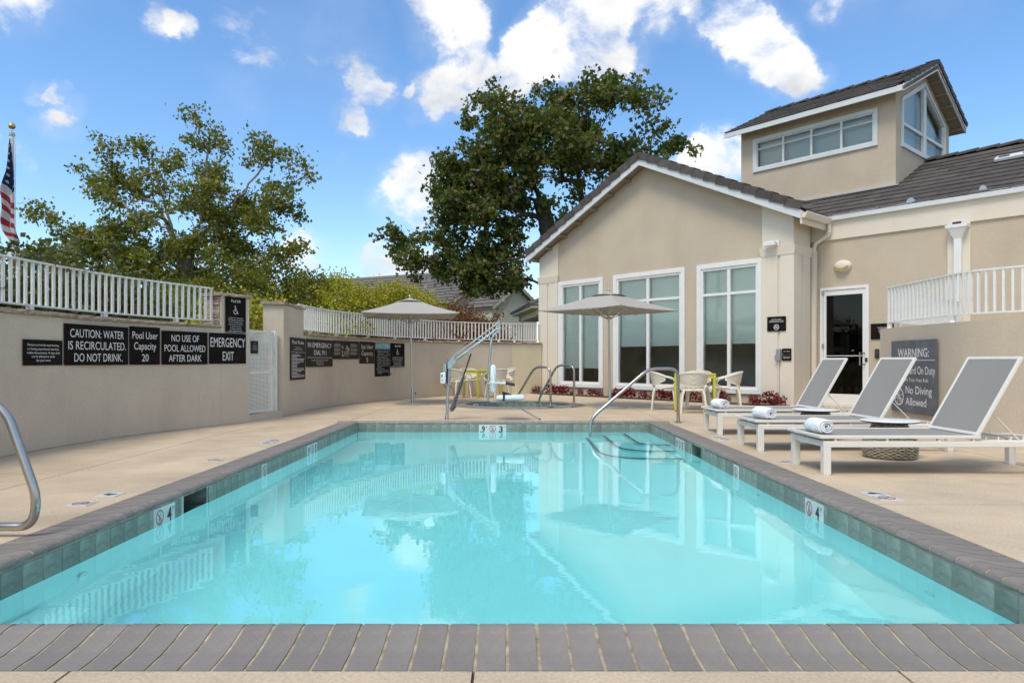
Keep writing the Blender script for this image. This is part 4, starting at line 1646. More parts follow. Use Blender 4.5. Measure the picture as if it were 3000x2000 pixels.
tile_w, tile_l, expo = .333, .43, .345
m = MB()
m.prism([(.003, 0, 0), (.003, 0, .034), (.003, tile_l, .008), (.003, tile_l, -.012)], (tile_w - .006, 0, 0))
m.box(.0, .03, .0, tile_l * .95, .022, .036, Matrix.Rotation(-.045, 4, 'X'))
roof_tile = m.mesh('roof_tile', roof_m)
def tiles(origin, eave_dir, up_dir, width, length, keep=None, jitter=7):
    """courses of tiles laid from the eave up; eave_dir runs left to right seen from outside"""
    rg = random.Random(jitter)
    E_ = Vector(eave_dir).normalized()
    U_ = Vector(up_dir).normalized()
    N_ = E_.cross(U_)
    rows = int(length / expo)
    cols = int(width / tile_w + .5)
    w2 = width / cols
    loose = MB()
    for r_ in range(rows):
        for c_ in range(cols):
            p = Vector(origin) + E_ * (c_ * w2) + U_ * (r_ * expo - .03) + N_ * (.012 + rg.uniform(-.003, .003))
            M = Matrix((E_, U_, N_)).transposed().to_4x4()
            M.translation = p
            M = M @ Matrix.Rotation(rg.uniform(-.006, .006), 4, 'Z')
            if keep is None or keep(p):
                o = put('roof_tile', roof_tile, house)
                o.matrix_local = M
            else:
                loose.add([M @ v.co for v in roof_tile.vertices], [tuple(f.vertices) for f in roof_tile.polygons])
    if loose.v:
        tag(loose.build('roof_tiles_hidden_side', roof_m, house), kind='stuff')
def ridge_piece(mb, a, b, y, z):
    def sec(x, up):
        return [(x, y - .13, z - .035 + up), (x, y - .12, z + .012 + up), (x, y, z + .062 + up), (x, y + .12, z + .012 + up), (x, y + .13, z - .035 + up), (x, y, z + .01 + up)]
    vs = sec(a, 0) + sec(b, .028)
    mb.add(vs, [(0, 1, 2, 3, 4, 5), (11, 10, 9, 8, 7, 6)] + [(i, (i + 1) % 6, 6 + (i + 1) % 6, 6 + i) for i in range(6)])
# main roof of the wing
MR_Y0, MR_Z0 = .84, 4.20
rl = 3.62
m = MB()
slope_slab(m, (-1.2, MR_Y0, MR_Z0), (9.6, MR_Y0, MR_Z0), (9.6, MR_Y0 + rl, MR_Z0 + SL * rl), (-1.2, MR_Y0 + rl, MR_Z0 + SL * rl), .08)
slope_slab(m, (-1.2, MR_Y0 + 2 * rl, MR_Z0), (9.6, MR_Y0 + 2 * rl, MR_Z0), (9.6, MR_Y0 + rl, MR_Z0 + SL * rl), (-1.2, MR_Y0 + rl, MR_Z0 + SL * rl), .08)
m.build('wing_roof_deck', roof_m, house)
tiles((-.5, MR_Y0, MR_Z0), (1, 0, 0), (0, 1, SL), 7.2, rl * 1.11, keep=lambda p: p.x < 5.3 and p.x > -.1 and not (-2.6 < p.x < 1.1 and p.y > 2.4))
m = MB()
for k in range(22):
    a = -.2 + k * .42
    ridge_piece(m, a, a + .44, MR_Y0 + rl, MR_Z0 + SL * rl + .02)
tag(m.build('ridge_tiles', roof_m, house), kind='stuff')
# gable roof field (seen as its edge behind the trim)
SLP = math.sqrt(1 + SL * SL)
tiles((xr, yf + .25, ze + .19), (0, 1, 0), (-1, 0, SL), 2.3, (xr - xc) * SLP, keep=lambda p: False)
tiles((xl, yb, ze + .19), (0, -1, 0), (1, 0, SL), yb - yf - .25, (xc - xl) * SLP, keep=lambda p: False)
# skylight vent on the wing roof and two half-round roof caps
def onroof(x, s, h=0):
    return (x, MR_Y0 + s, MR_Z0 + SL * s + h)
m = MB()
Mr = Matrix.Translation(onroof(3.02, 2.05, .06)) @ Matrix.Rotation(math.atan(SL), 4, 'X')
m.bbox(0, .95, 0, .24, 0, .07, .01, Mr)
vent = m.build('roof_vent', fascia_m, house)
for a in (.06, .5):
    m = MB(); m.box(a, a + .2, .05, .19, .068, .074, Mr); m.build('vent_opening', black_pl, vent)
for (xx, ss, wdt) in ((2.05, .06, .17), (3.3, .12, .13)):
    m = MB()
    c = Vector(onroof(xx, ss, .03))
    n = 12
    vs = [c + Vector((wdt / 2 * math.cos(math.pi * k / n), .0, .10 * math.sin(math.pi * k / n))) for k in range(n + 1)]
    m.prism(vs, (0, .22, -.02))
    m.build('roof_cap', galv, house)

# tower
TX0, TX1, TY0, TY1 = -2.675, 1.225, 2.452, 6.19
TZE = 7.18
TYM = (TY0 + TY1) / 2
ov = .356
tz_wall = TZE + ov * SL - .13
tz_pk = TZE + (TYM - TY0 + ov) * SL - .13
WX0, WX1, WB, WTp = -2.316, .842, 6.045, 6.945
V, F = holed([(TX0, 4.0), (TX1, 4.0), (TX1, tz_wall), (TX0, tz_wall)], [[(WX0 + .03, WB + .03), (WX1 - .03, WB + .03), (WX1 - .03, WTp - .03), (WX0 + .03, WTp - .03)]], .15)
m = MB(); m.add([(v.x, v.y + TY0, v.z) for v in V], F); m.build('tower_wall', stucco, house)
g0, g1 = TY0 + .3125, TY0 + 3.356
gp = TY0 + 1.83
V, F = holed([(TY0 + .15, 4.0), (TY1, 4.0), (TY1, tz_wall), (TYM, tz_pk), (TY0 + .15, tz_wall + .15 * SL)],
             [[(g0 + .03, 6.03), (g1 - .03, 6.03), (g1 - .03, 7.13), (gp, 7.86), (g0 + .03, 7.13)]], .15)
m = MB(); m.add([(TX1 - v.y, v.x, v.z) for v in V], F); m.build('tower_wall', stucco, house)
m = MB()
m.box(TX0, TX0 + .15, TY0 + .15, TY1, 4.0, tz_wall)
m.box(TX0 + .15, TX1 - .15, TY1 - .15, TY1, 4.0, tz_wall)
m.prism([(TX0, TY0 + .15, tz_wall), (TX0, TY1, tz_wall), (TX0, TYM, tz_pk)], (.15, 0, 0))
m.build('tower_wall', stucco, house)
m = MB(); m.box(TX0 + .16, TX1 - .16, TY0 + .6, TY1 - .3, 5.0, 5.9); m.build('tower_floor', house_m, house)
# front clerestory window
m = MB()
fw = .10
m.bbox(WX0, WX0 + fw, TY0 - .04, TY0, WB, WTp, .006)
m.bbox(WX1 - fw, WX1, TY0 - .04, TY0, WB, WTp, .006)
m.bbox(WX0 + fw, WX1 - fw, TY0 - .04, TY0, WTp - fw, WTp, .006)
m.bbox(WX0 + fw, WX1 - fw, TY0 - .045, TY0, WB, WB + fw, .006)
win = m.build('window', fascia_m, house)
ia, ib, iz0, iz1 = WX0 + fw, WX1 - fw, WB + fw, WTp - fw
m = MB()
bars = [ia + (ib - ia) * k / 4 for k in range(5)]
for k, x_ in enumerate(bars):
    m.box(x_ - .025, x_ + .025, TY0 - .015, TY0 + .06, iz0, iz1)
zt_ = iz1 - .2
for k in range(4):
    for z0_, h_ in ((iz0, .03), (zt_ - .015, .03), (iz1 - .03, .03)):
        m.box(bars[k] + .025, bars[k + 1] - .025, TY0 - .01, TY0 + .055, z0_, z0_ + h_)
m.build('mullion', fascia_m, win)
for k in range(4):
    for r0, r1 in ((iz0 + .03, zt_ - .015), (zt_ + .015, iz1 - .03)):
        m = MB(); m.add([(bars[k] + .025, TY0 + .03, r0), (bars[k + 1] - .025, TY0 + .03, r0), (bars[k + 1] - .025, TY0 + .03, r1), (bars[k] + .025, TY0 + .03, r1)], [(0, 1, 2, 3)])
        m.build('pane', pane_m, win, fix=False)
m = MB(); m.box(ia, ib, TY0 + .16, TY0 + .17, iz0 - .1, iz1 + .1); m.build('pale_backing', backing_m, win)  # added pale sheet behind the panes, makes the interior look bright
# gable window on the right face
GX = TX1
def gpts(inset):
    i = inset
    k = i * .35
    return [(g0 + i, 6.0 + i), (g1 - i, 6.0 + i), (g1 - i, 7.14 - k), (gp, 7.90 - i * 1.15), (g0 + i, 7.14 - k)]
def ring_frame(po, pi, x_, th):
    mm = MB()
    n = len(po)
    vs = [(x_, p[0], p[1]) for p in po] + [(x_, p[0], p[1]) for p in pi] + [(x_ + th, p[0], p[1]) for p in po] + [(x_ + th, p[0], p[1]) for p in pi]
    for i in range(n):
        j = (i + 1) % n
        mm.add([vs[i], vs[j], vs[n + j], vs[n + i], vs[2 * n + i], vs[2 * n + j], vs[3 * n + j], vs[3 * n + i]],
               [(0, 1, 2, 3), (4, 5, 6, 7), (0, 1, 5, 4), (3, 2, 6, 7), (0, 3, 7, 4), (1, 2, 6, 5)])
    return mm
win = ring_frame(gpts(0), gpts(.09), GX, .04).build('window', fascia_m, house)
m = ring_frame(gpts(.085), gpts(.13), GX - .07, .08)
m.box(GX - .05, GX + .035, gp - .09, gp + .09, 6.09, 7.70)
m.box(GX - .05, GX + .02, g0 + .1, gp - .09, 6.53, 6.60)
m.box(GX - .05, GX + .02, gp + .09, g1 - .1, 6.53, 6.60)
m.build('mullion', fascia_m, win)
m = MB()
pi = gpts(.12)
m.add([(GX - .03, p[0], p[1]) for p in pi], [(0, 1, 2, 3, 4)])
m.build('pane', pane_m, win, fix=False)
m = MB()
pi = gpts(.02)
m.prism([(GX - .19, p[0], p[1]) for p in pi], (.01, 0, 0))
m.build('pale_backing', backing_m, win)  # another added sheet, brightens what shows through the gable panes
# tower roof
rx0, rx1 = -2.942, 1.525
ye0, ye1 = TY0 - ov, TY1 + ov
zp = TZE + (TYM - ye0) * SL
m = MB()
slope_slab(m, (rx0, ye0, TZE - .02), (rx1, ye0, TZE - .02), (rx1, TYM, zp - .02), (rx0, TYM, zp - .02), .09)
slope_slab(m, (rx0, ye1, TZE - .02), (rx1, ye1, TZE - .02), (rx1, TYM, zp - .02), (rx0, TYM, zp - .02), .09)
m.build('tower_roof_deck', soffit_m, house)
m = MB(); m.bbox(rx0 - .02, rx1 - .03, ye0 - .03, ye0, TZE - .13, TZE + .005, .004); m.build('fascia', fascia_m, house)
for (ya,) in ((ye0,), (ye1,)):
    m = MB()
    m.prism([(rx1 - .03, ya, TZE - .13), (rx1 - .03, ya, TZE + .03), (rx1 - .03, TYM + (.001 if ya > TYM else -.001), zp + .03), (rx1 - .03, TYM + (.001 if ya > TYM else -.001), zp - .15)], (.03, 0, 0))
    m.build('rake_board', fascia_m, house)
rake_tiles(TYM, zp + .11, ye0 - .02, TZE + .11, rx1 + .035, rx1 - .16, 7, axis='y', drop=.1)
rake_tiles(TYM, zp + .11, ye1 + .02, TZE + .11, rx1 + .035, rx1 - .16, 7, axis='y', drop=.1)
tiles((rx0, ye0, TZE), (1, 0, 0), (0, 1, SL), rx1 - rx0 - .14, (TYM - ye0) * SLP)
tiles((rx1, ye1, TZE), (-1, 0, 0), (0, -1, SL), rx1 - rx0, (ye1 - TYM) * SLP, keep=lambda p: False)
m = MB()
for k in range(11):
    a = rx0 + k * .41
    ridge_piece(m, a, min(a + .43, rx1), TYM, zp + .02)
tag(m.build('ridge_tiles', roof_m, house), kind='stuff')
for k in range(5):
    y_k = TYM + .35 + k * .42
    z_k = zp - (y_k - TYM) * SL - .13
    m = MB(); m.box(TX1 + .001, rx1 - .035, y_k - .02, y_k + .02, z_k - .03, z_k + .02); m.build('lookout', soffit_m, house)
m = MB(); m.beam(onroof(-1.3, TY0 - MR_Y0 - .03, .07), onroof(1.3, TY0 - MR_Y0 - .03, .07), .08, .03); m.build('flashing', galv, house)

# gutter and downspout at the inside corner
m = MB()
gx = xr + .02
prof = [(gx, ze + .02), (gx + .075, ze + .02), (gx + .10, ze + .07), (gx + .125, ze + .12), (gx + .125, ze + .15), (gx + .11, ze + .15), (gx + .105, ze + .125), (gx + .012, ze + .1), (gx + .012, ze + .16), (gx, ze + .16)]
m.prism([(a, yf - .05, b) for a, b in prof], (0, 1.26, 0))
m.prism([(xr - .03, yf - .02, ze - .1), (xr + .015, yf - .02, ze - .1), (xr + .015, yf - .02, ze + .17), (xr - .03, yf - .02, ze + .17)], (0, 1.2, 0))
m.build('gutter', stucco_band, house)
m = MB()
pts = fillet([(.43, .80, 4.03), (.43, .80, 3.86), (.40, .82, 3.80), (.12, .83, 3.66), (.085, .83, 3.58), (.085, .83, 3.45)], .09, 6)
m.tube(pts, .045, 12)
m.box(.035, .135, .785, .875, .0, 3.47)
m.build('downspout', stucco_band, house)
# leader head on the wing
m = MB()
m.box(2.83, 3.02, .74, .877, 3.66, 3.72)
m.box(2.73, 3.11, .70, .876, 3.60, 3.66)
a = [(2.76, .71, 3.60), (3.08, .71, 3.60), (3.08, .876, 3.60), (2.76, .876, 3.60), (2.86, .79, 3.38), (2.99, .79, 3.38), (2.99, .876, 3.38), (2.86, .876, 3.38)]
m.add(a, [(0, 1, 2, 3), (4, 7, 6, 5), (0, 4, 5, 1), (1, 5, 6, 2), (2, 6, 7, 3), (3, 7, 4, 0)])
m.box(2.86, 2.99, .78, .876, .0, 3.38)
ds = m.build('downspout', white_m, house)
m = MB(); m.box(2.85, 3.0, .735, .745, 3.665, 3.71); m.build('scupper', black_pl, ds)

# red plants in a narrow bed under the windows
m = MB()
m.box(-8.1, -.05, -.52, -.052, -.01, .018, Matrix.Translation(HA) @ Matrix.Rotation(HR, 4, 'Z'))
structure(m.build('planting_bed', mulch_m))
def plant_mesh(seed, h, r, n):
    rg = random.Random(seed)
    m = MB()
    for i in range(n):
        a = rg.uniform(0, 6.28)
        rr = r * rg.random() ** .6
        z = h * rg.uniform(.12, 1) * (1 - .45 * (rr / r) ** 2)
        c = Vector((rr * math.cos(a), rr * math.sin(a), z))
        d = Vector((math.cos(a) * .6 + rg.uniform(-.6, .6), math.sin(a) * .6 + rg.uniform(-.6, .6), rg.uniform(.1, 1))).normalized()
        s_ = d.cross(Vector((rg.uniform(-1, 1), rg.uniform(-1, 1), rg.uniform(-1, 1)))).normalized()
        L = rg.uniform(.05, .085)
        m.add([c, c + d * L * .5 + s_ * L * .28, c + d * L, c + d * L * .5 - s_ * L * .28], [(0, 1, 2, 3)])
    return m.mesh('foliage', leaf_red, fix=False)
pm = [plant_mesh(i, (.26, .2, .3, .23)[i], (.13, .11, .12, .16)[i], (150, 110, 150, 170)[i]) for i in range(4)]
sm_ = MB(); sm_.tube([(0, 0, 0), (0, 0, .12)], .006, 5); stem_me = sm_.mesh('stem', bark_dark)
rg = random.Random(12)
xs = [-8.4, -7.85, -7.35, -7.0, -6.75, -6.4, -6.1, -5.75, -5.3, -4.75, -4.5, -4.3, -3.95, -3.65, -3.3, -3.1, -2.8, -2.55, -2.3, -2.0, -1.7, -1.45, -.85, -.7, -.35, -.1]
for i, x_ in enumerate(xs):
    p = HP(x_ + rg.uniform(-.05, .05), -.3 + rg.uniform(-.08, .08), .01)
    t = thing('red_plant', 'small dark red leafy plant in the bed below the tall windows', 'plant', p, rg.uniform(0, 6), 'dark red plants along the foot of the pool house')
    s_ = rg.uniform(.6, 1.2)
    t.scale = (s_, s_, s_)
    put('foliage', pm[i % 4], t)
    put('stem', stem_me, t)

# things fixed to the pool house
def hsign(label, x0_, x1_, yy, z0_, z1_, *a, **k):
    p = HP(x0_, yy, 0); q = HP(x1_, yy, 0)
    return sign(label, (p.x, p.y), (q.x, q.y), z0_, z1_, *a, **k)
def smoke_x(m, W, H, y):
    ring(m, W * .5, H * .27, H * .19, H * .035, y, 26)
    stroke(m, [(W * .5 - H * .125, H * .27 + H * .125), (W * .5 + H * .125, H * .27 - H * .125)], H * .035, y)
    stroke(m, [(W * .5 - H * .12, H * .25), (W * .5 + H * .07, H * .25)], H * .045, y)
    stroke(m, [(W * .5 + H * .08, H * .29), (W * .5 + H * .03, H * .36), (W * .5 + H * .1, H * .39)], H * .02, y)
hsign('black no smoking sign with a white cigarette symbol on the corner pilaster', -.573, -.132, -.055, 1.66, 1.985,
      [('ALL PUBLIC AREAS', .5, .78, .06, .5, .01), ('HAVE BEEN DESIGNATED AS', .5, .69, .06, .74, .01), ('A SMOKE FREE ENVIRONMENT', .5, .60, .06, .80, .01)], extra=smoke_x, screws=False)
hsign('small black SPA TIMER plate on the corner pilaster', -.222, -.01, -.055, 1.143, 1.268, [('SPA TIMER', .5, .42, .14, .68, .01)], screws=False)
hsign('small black EMERGENCY SHUT-OFF plate, the lower of two on the pilaster', -.222, -.01, -.055, 1.0, 1.130, [('EMERGENCY', .5, .56, .14, .78, .01), ('SHUT-OFF', .5, .36, .14, .62, .01)], screws=False)
hsign('dark notice right of the glass door, half hidden by the ramp wall', 1.273, 1.73, .91, 1.455, 1.79,
      [('THIS DOOR', .5, .70, .07, .4, .01), ('IS FOR', .5, .58, .07, .28, .01), ('GUESTS', .5, .46, .07, .3, .01), ('ONLY', .5, .34, .07, .22, .01)], screws=False)
t = thing('switch_box', 'grey spa timer box left of the spa timer plate', 'switch box', HP(-.285, -.055, 1.2), HR)
m = MB(); m.bbox(-.05, .05, -.07, 0, -.065, .06, .006); m.build('box', galv, t)
m = MB(); m.lathe([(.02, 0), (.02, .02)], 12); m.build('dial', steel, t, (0, -.07, 0), (R(90), 0, 0))
t = thing('switch_box', 'grey emergency switch box with conduit running down the pilaster', 'switch box', HP(-.30, -.055, 1.07), HR)
m = MB(); m.bbox(-.065, .065, -.075, 0, -.065, .06, .006); m.build('box', galv, t)
m = MB(); m.lathe([(.018, 0), (.018, .015)], 12); m.build('button', black_pl, t, (-.03, -.075, 0), (R(90), 0, 0))
m = MB(); m.lathe([(.018, 0), (.018, .015)], 12); m.build('button', red_m, t, (.03, -.075, -.005), (R(90), 0, 0))
m = MB(); m.tube(fillet([(.0, -.03, -.06), (.0, -.03, -.75), (-.015, -.05, -.85), (-.015, -.05, -1.06)], .05), .011, 8); m.build('conduit', stucco_band, t)
t = thing('camera_box', 'small white rectangular camera above the capital of the corner pilaster', 'camera', HP(-.44, -.07, 3.62), HR)
m = MB(); m.bbox(-.15, .12, -.16, -.05, -.06, .045, .01); m.build('housing', white_m, t)
m = MB(); m.tube([(.10, .0, 0), (.10, -.10, .0)], .03, 10); m.box(.02, .16, -.02, .01, -.07, .07); m.build('bracket', white_m, t)
t = thing('wall_lamp', 'oval cream wall lamp with an amber window above the glass door', 'lamp', HP(.686, .915, 3.09), HR)
m = MB()
n = 32
def oval(a, b, y, mm):
    return [(a * math.cos(2 * math.pi * k / n), y, b * math.sin(2 * math.pi * k / n)) for k in range(n)]
rows = [oval(.19, .135, 0, 0), oval(.19, .135, -.03, 0), oval(.165, .112, -.075, 0), oval(.12, .08, -.105, 0), oval(.05, .035, -.118, 0)]
vs = [p for r_ in rows for p in r_]
m.add(vs, [(i * n + k, i * n + (k + 1) % n, (i + 1) * n + (k + 1) % n, (i + 1) * n + k) for i in range(4) for k in range(n)] + [tuple(4 * n + k for k in range(n))])
m.build('lamp_body', stucco_band, t, smooth=True)
m = MB()
pts_ = [(.145 * math.cos(a), .0, .1 * math.sin(a)) for a in [R(180) + R(180) * k / 14 for k in range(15)]]
m.prism([(x, -.112 + .14 * (x * x) * 6, z) for x, _, z in pts_], (0, -.012, 0))
m.build('lamp_glass', lampglass_m, t)
t = thing('card_reader', 'black card reader at the edge of the ramp wall beside the door', 'card reader', HP(1.40, .915, 1.15), HR)
m = MB(); m.bbox(-.045, .045, -.04, 0, -.1, .1, .015); m.build('reader_body', black_pl, t)
m = MB(); m.box(-.02, .02, -.043, -.039, .02, .05); m.build('indicator', grey_pl, t)

# ------------------------------------------------------------------ ramp wall with the WARNING sign
w = thing('ramp_wall', 'low tan stucco ramp wall on the right carrying the grey WARNING sign', 'wall')
m = MB()
n = 60
wall_body(m, PATH_W, 0, PATH_W.L, -.05, 1.5, .25, n)
m.build('wall_body', stucco, w, smooth=True)
m = MB()
# rounded left end turning back along the landing
P_end = Path([(9.2, 13.55), (6.5, 11.18), (6.12, 10.98), (5.93, 10.90), (5.84, 10.82), (5.82, 10.745)])
wall_body(m, P_end, 0, P_end.L, -.05, 1.5, .25, 30)
m.build('end_wall', stucco, w, smooth=True)
m = MB()
m.prism([(6.05, 10.7, 0), (9.0, 13.4, 0), (13.0, 9.0, 0), (9.0, 6.0, 0), (6.9, 7.7, 0), (6.05, 8.7, 0)], (0, 0, 1.45))
structure(m.build('ramp_landing', deck_m))
railing('railing', 'white railing on the ramp wall above the WARNING sign', PATH_W, .06, PATH_W.L - .05, .10, ztop=2.14, zbot=1.6, zcap=1.5, pitch=.10, first=.03, post_every=1.62, bar=(.028, .028))
P_far = Path([(5.98, 10.72), (6.8, 11.47), (8.85, 13.38)])
railing('railing', 'white railing running back from the ramp wall to the building', P_far, .05, P_far.L - .1, 0, ztop=2.13, zbot=1.6, zcap=1.46, pitch=.10, first=.3, post_every=1.8, bar=(.028, .028))
pa = PATH_W.at(.41, 0); pb = PATH_W.at(1.59, 0)
def warn_x(m, W, H, y):
    stroke(m, [(W * .03, H * .725), (W * .96, H * .725)], H * .008, y)
    ring(m, W * .185, H * .215, H * .125, H * .018, y, 30)
    # the ring is wider than tall on the plate: the icon of a diver
    for a in (20, 65, 110, 155):
        stroke(m, [(W * .185 - H * .115 * math.cos(R(a)), H * .215 - H * .115 * math.sin(R(a))), (W * .185 + H * .115 * math.cos(R(a)), H * .215 + H * .115 * math.sin(R(a)))], H * .008, y)
    stroke(m, [(W * .185 - H * .09, H * .215 + H * .09), (W * .185 + H * .09, H * .215 - H * .09)], H * .016, y)
sign('large weathered grey WARNING no diving sign on the ramp wall', (pa.x, pa.y), (pb.x, pb.y), .25, 1.293,
     [('WARNING:', .5, .77, .115, .68, .005), ('No Lifeguard On Duty', .5, .535, .105, .93, .0), ('Swim At Your Own Risk', .5, .43, .055, .66, .0),
      ('No Diving', .62, .265, .105, .56, .005), ('Allowed', .565, .105, .105, .45, .005)], panel_g, extra=warn_x, proud=.03)

# ------------------------------------------------------------------ sun loungers
def lounger():
    t = thing('sun_lounger', '', 'lounger')
    Lx, Wy = 2.14, .70
    # origin: front near corner; x along, y away
    for (x_, y_) in ((0, 0), (0, Wy - .066), (Lx - .066, 0), (Lx - .066, Wy - .066)):
        m = MB(); m.bbox(x_, x_ + .066, y_, y_ + .066, .008, .25, .004)
        leg = m.build('leg', frame_m, t)
        m = MB(); m.box(x_ + .004, x_ + .062, y_ + .004, y_ + .062, 0, .009); m.build('foot', white_pl, leg)
    m = MB()
    z0_, z1_ = .247, .30
    m.bbox(0, Lx, 0, .05, z0_, z1_, .005)
    m.bbox(0, Lx, Wy - .05, Wy, z0_, z1_, .005)
    m.bbox(0, .05, .05, Wy - .05, z0_, z1_ - .001, .005)
    m.bbox(Lx - .05, Lx, .05, Wy - .05, z0_, z1_ - .001, .005)
    m.build('frame', frame_m, t)
    m = MB()
    for x_ in (.10, .55, 1.0, 1.30):
        for y_ in (.012, Wy - .037):
            m.box(x_, x_ + .022, y_, y_ + .025, .30, .325)
    m.build('spacer', frame_m, t)
    hx = 1.37
    m = MB()
    z0_, z1_ = .322, .35
    m.bbox(-.03, hx, .0, .03, z0_, z1_, .004)
    m.bbox(-.03, hx, Wy - .03, Wy, z0_, z1_, .004)
    m.bbox(-.03, .0, .03, Wy - .03, z0_, z1_ - .001, .004)
    m.build('seat_frame', frame_m, t)
    m = MB()
    nx_, ny_ = 14, 8
    vs = []
    for j in range(ny_ + 1):
        for i in range(nx_ + 1):
            u, v = i / nx_, j / ny_
            vs.append((0 + (hx) * u, .028 + (Wy - .056) * v, .346 - .014 * math.sin(math.pi * v) * math.sin(math.pi * min(1, u * 1.1)) ** .5 if 0 < u < 1 else .346))
    fs = [(j * (nx_ + 1) + i, j * (nx_ + 1) + i + 1, (j + 1) * (nx_ + 1) + i + 1, (j + 1) * (nx_ + 1) + i) for j in range(ny_) for i in range(nx_)]
    m.add(vs, fs)
    vs2 = [(a, b, c - .006) for a, b, c in vs]
    m.add(vs2, [tuple(reversed(f)) for f in fs])
    m.build('seat_sling', sling_m, t, smooth='all', fix=False)
    # backrest, hinged at hx
    M = Matrix.Translation((hx - .03, 0, .345)) @ Matrix.Rotation(R(-60.5), 4, 'Y')
    BL = .79
    m = MB()
    m.bbox(0, BL, 0, .03, -.015, .015, .004, M)
    m.bbox(0, BL, Wy - .03, Wy, -.015, .015, .004, M)
    m.bbox(0, .03, .03, Wy - .03, -.0145, .0145, .004, M)
    m.bbox(BL - .03, BL, .03, Wy - .03, -.0145, .0145, .004, M)
    m.build('backrest_frame', frame_m, t)
    m = MB()
    vs = []
    for j in range(ny_ + 1):
        for i in range(9):
            u, v = i / 8, j / ny_
            vs.append(M @ Vector((.028 + (BL - .056) * u, .028 + (Wy - .056) * v, .01 - .012 * math.sin(math.pi * v) * math.sin(math.pi * u))))
    fs = [(j * 9 + i, j * 9 + i + 1, (j + 1) * 9 + i + 1, (j + 1) * 9 + i) for j in range(ny_) for i in range(8)]
    m.add(vs, fs)
    n_ = M.to_3x3() @ Vector((0, 0, 1))
    m.add([Vector(v) - n_ * .006 for v in vs], [tuple(reversed(f)) for f in fs])
    m.build('backrest_sling', sling_m, t, smooth='all', fix=False)
    # props and the notched rack behind the back
    for y_ in (.06, Wy - .06):
        a = M @ Vector((.26, 0, -.012))
        m = MB(); m.tube([(a.x, y_, a.z), (hx + .36, y_, .315)], .006, 6); m.build('prop', frame_m, t)
    m = MB()
    m.tube([(hx + .36, .05, .315), (hx + .36, Wy - .05, .315)], .007, 6)
    m.build('prop_bar', frame_m, t)
    for y_ in (.052, Wy - .072):
        m = MB()
        m.bbox(hx - .05, Lx - .06, y_, y_ + .02, .285, .305, .003)
        m.build('rack_rail', frame_m, t)
    for k in range(6):
        for y_ in (.062, Wy - .062):
            m = MB(); m.tube([(hx + .08 + k * .11, y_, .305), (hx + .08 + k * .11, y_, .335)], .007, 6); m.build('peg', frame_m, t)
    return t
LG = 'sun loungers in a row beside the pool'
l1 = lounger()
l1.location = (2.72, 5.93, 0)
l1['label'] = 'nearest of three grey sling sun loungers, its back end cut off at the right'
l1['group'] = LG
dup(l1, (2.71, 7.47, 0), 0, 'middle sun lounger, its raised back overlapping the WARNING sign', LG)
dup(l1, (2.77, 9.12, 0), 0, 'farthest sun lounger, standing in front of the glass door', LG)

def towel_mesh(seed):
    rg = random.Random(seed)
    L = .28
    turns = 3.05
    n = 84
    a0 = .012
    pitch = .0205
    th = .0135
    off = (rg.uniform(0, 100), rg.uniform(0, 100), rg.uniform(0, 100))
    ny_ = 12
    rows = []
    for j in range(ny_ + 1):
        y_ = -L / 2 + L * j / ny_
        endf = 1 - .10 * (abs(2 * j / ny_ - 1) ** 6)
        o_, i_ = [], []
        for k in range(n + 1):
            f = k / n
            a = turns * 2 * math.pi * f + R(215)
            r_ = a0 + pitch * turns * f
            for lst, rr in ((o_, r_ + th / 2), (i_, r_ - th / 2)):
                p = Vector((rr * math.cos(a), y_, rr * math.sin(a)))
                d = mnoise.noise(p * 22 + Vector(off)) * .0045 + mnoise.noise(p * 60 + Vector(off)) * .002
                rr2 = max(.001, rr * endf + d * (f > .6))
                yy = y_ + mnoise.noise(Vector((a * .7, f * 4, 3 + off[0]))) * .012 * (1 if j in (0, ny_) else .3)
                lst.append(Vector((rr2 * math.cos(a) * 1.06, yy, rr2 * math.sin(a) * .94)))
        rows.append((o_, i_))
    m = MB()
    q = n + 1
    vs = []
    for o_, i_ in rows:
        vs += o_ + i_
    S = 2 * q
    fs = []
    for j in range(ny_):
        for k in range(n):
            fs.append((j * S + k, j * S + k + 1, (j + 1) * S + k + 1, (j + 1) * S + k))
            fs.append((j * S + q + k, (j + 1) * S + q + k, (j + 1) * S + q + k + 1, j * S + q + k + 1))
        fs.append((j * S + n, j * S + q + n, (j + 1) * S + q + n, (j + 1) * S + n))
    for j in (0, ny_):
        for k in range(n):
            fs.append((j * S + k, j * S + q + k, j * S + q + k + 1, j * S + k + 1))
    m.add(vs, fs)
    me = m.mesh('rolled_towel', towel_m, smooth='all')
    zmin = min(v.co.z for v in me.vertices)
    for v in me.vertices:
        v.co.z -= zmin
    return me
TG = 'rolled white towels on the loungers'
for i, (x_, y_, rz, lb) in enumerate(((2.83, 6.26, R(3), 'rolled white towel on the foot of the nearest lounger'), (2.90, 7.80, R(12), 'rolled white towel on the foot of the middle lounger'), (2.90, 9.45, R(10), 'rolled white towel on the foot of the farthest lounger'))):
    o = put('rolled_towel', towel_mesh(i + 1), None, (x_, y_, .342), (0, 0, rz))
    tag(o, lb, 'towel', TG)

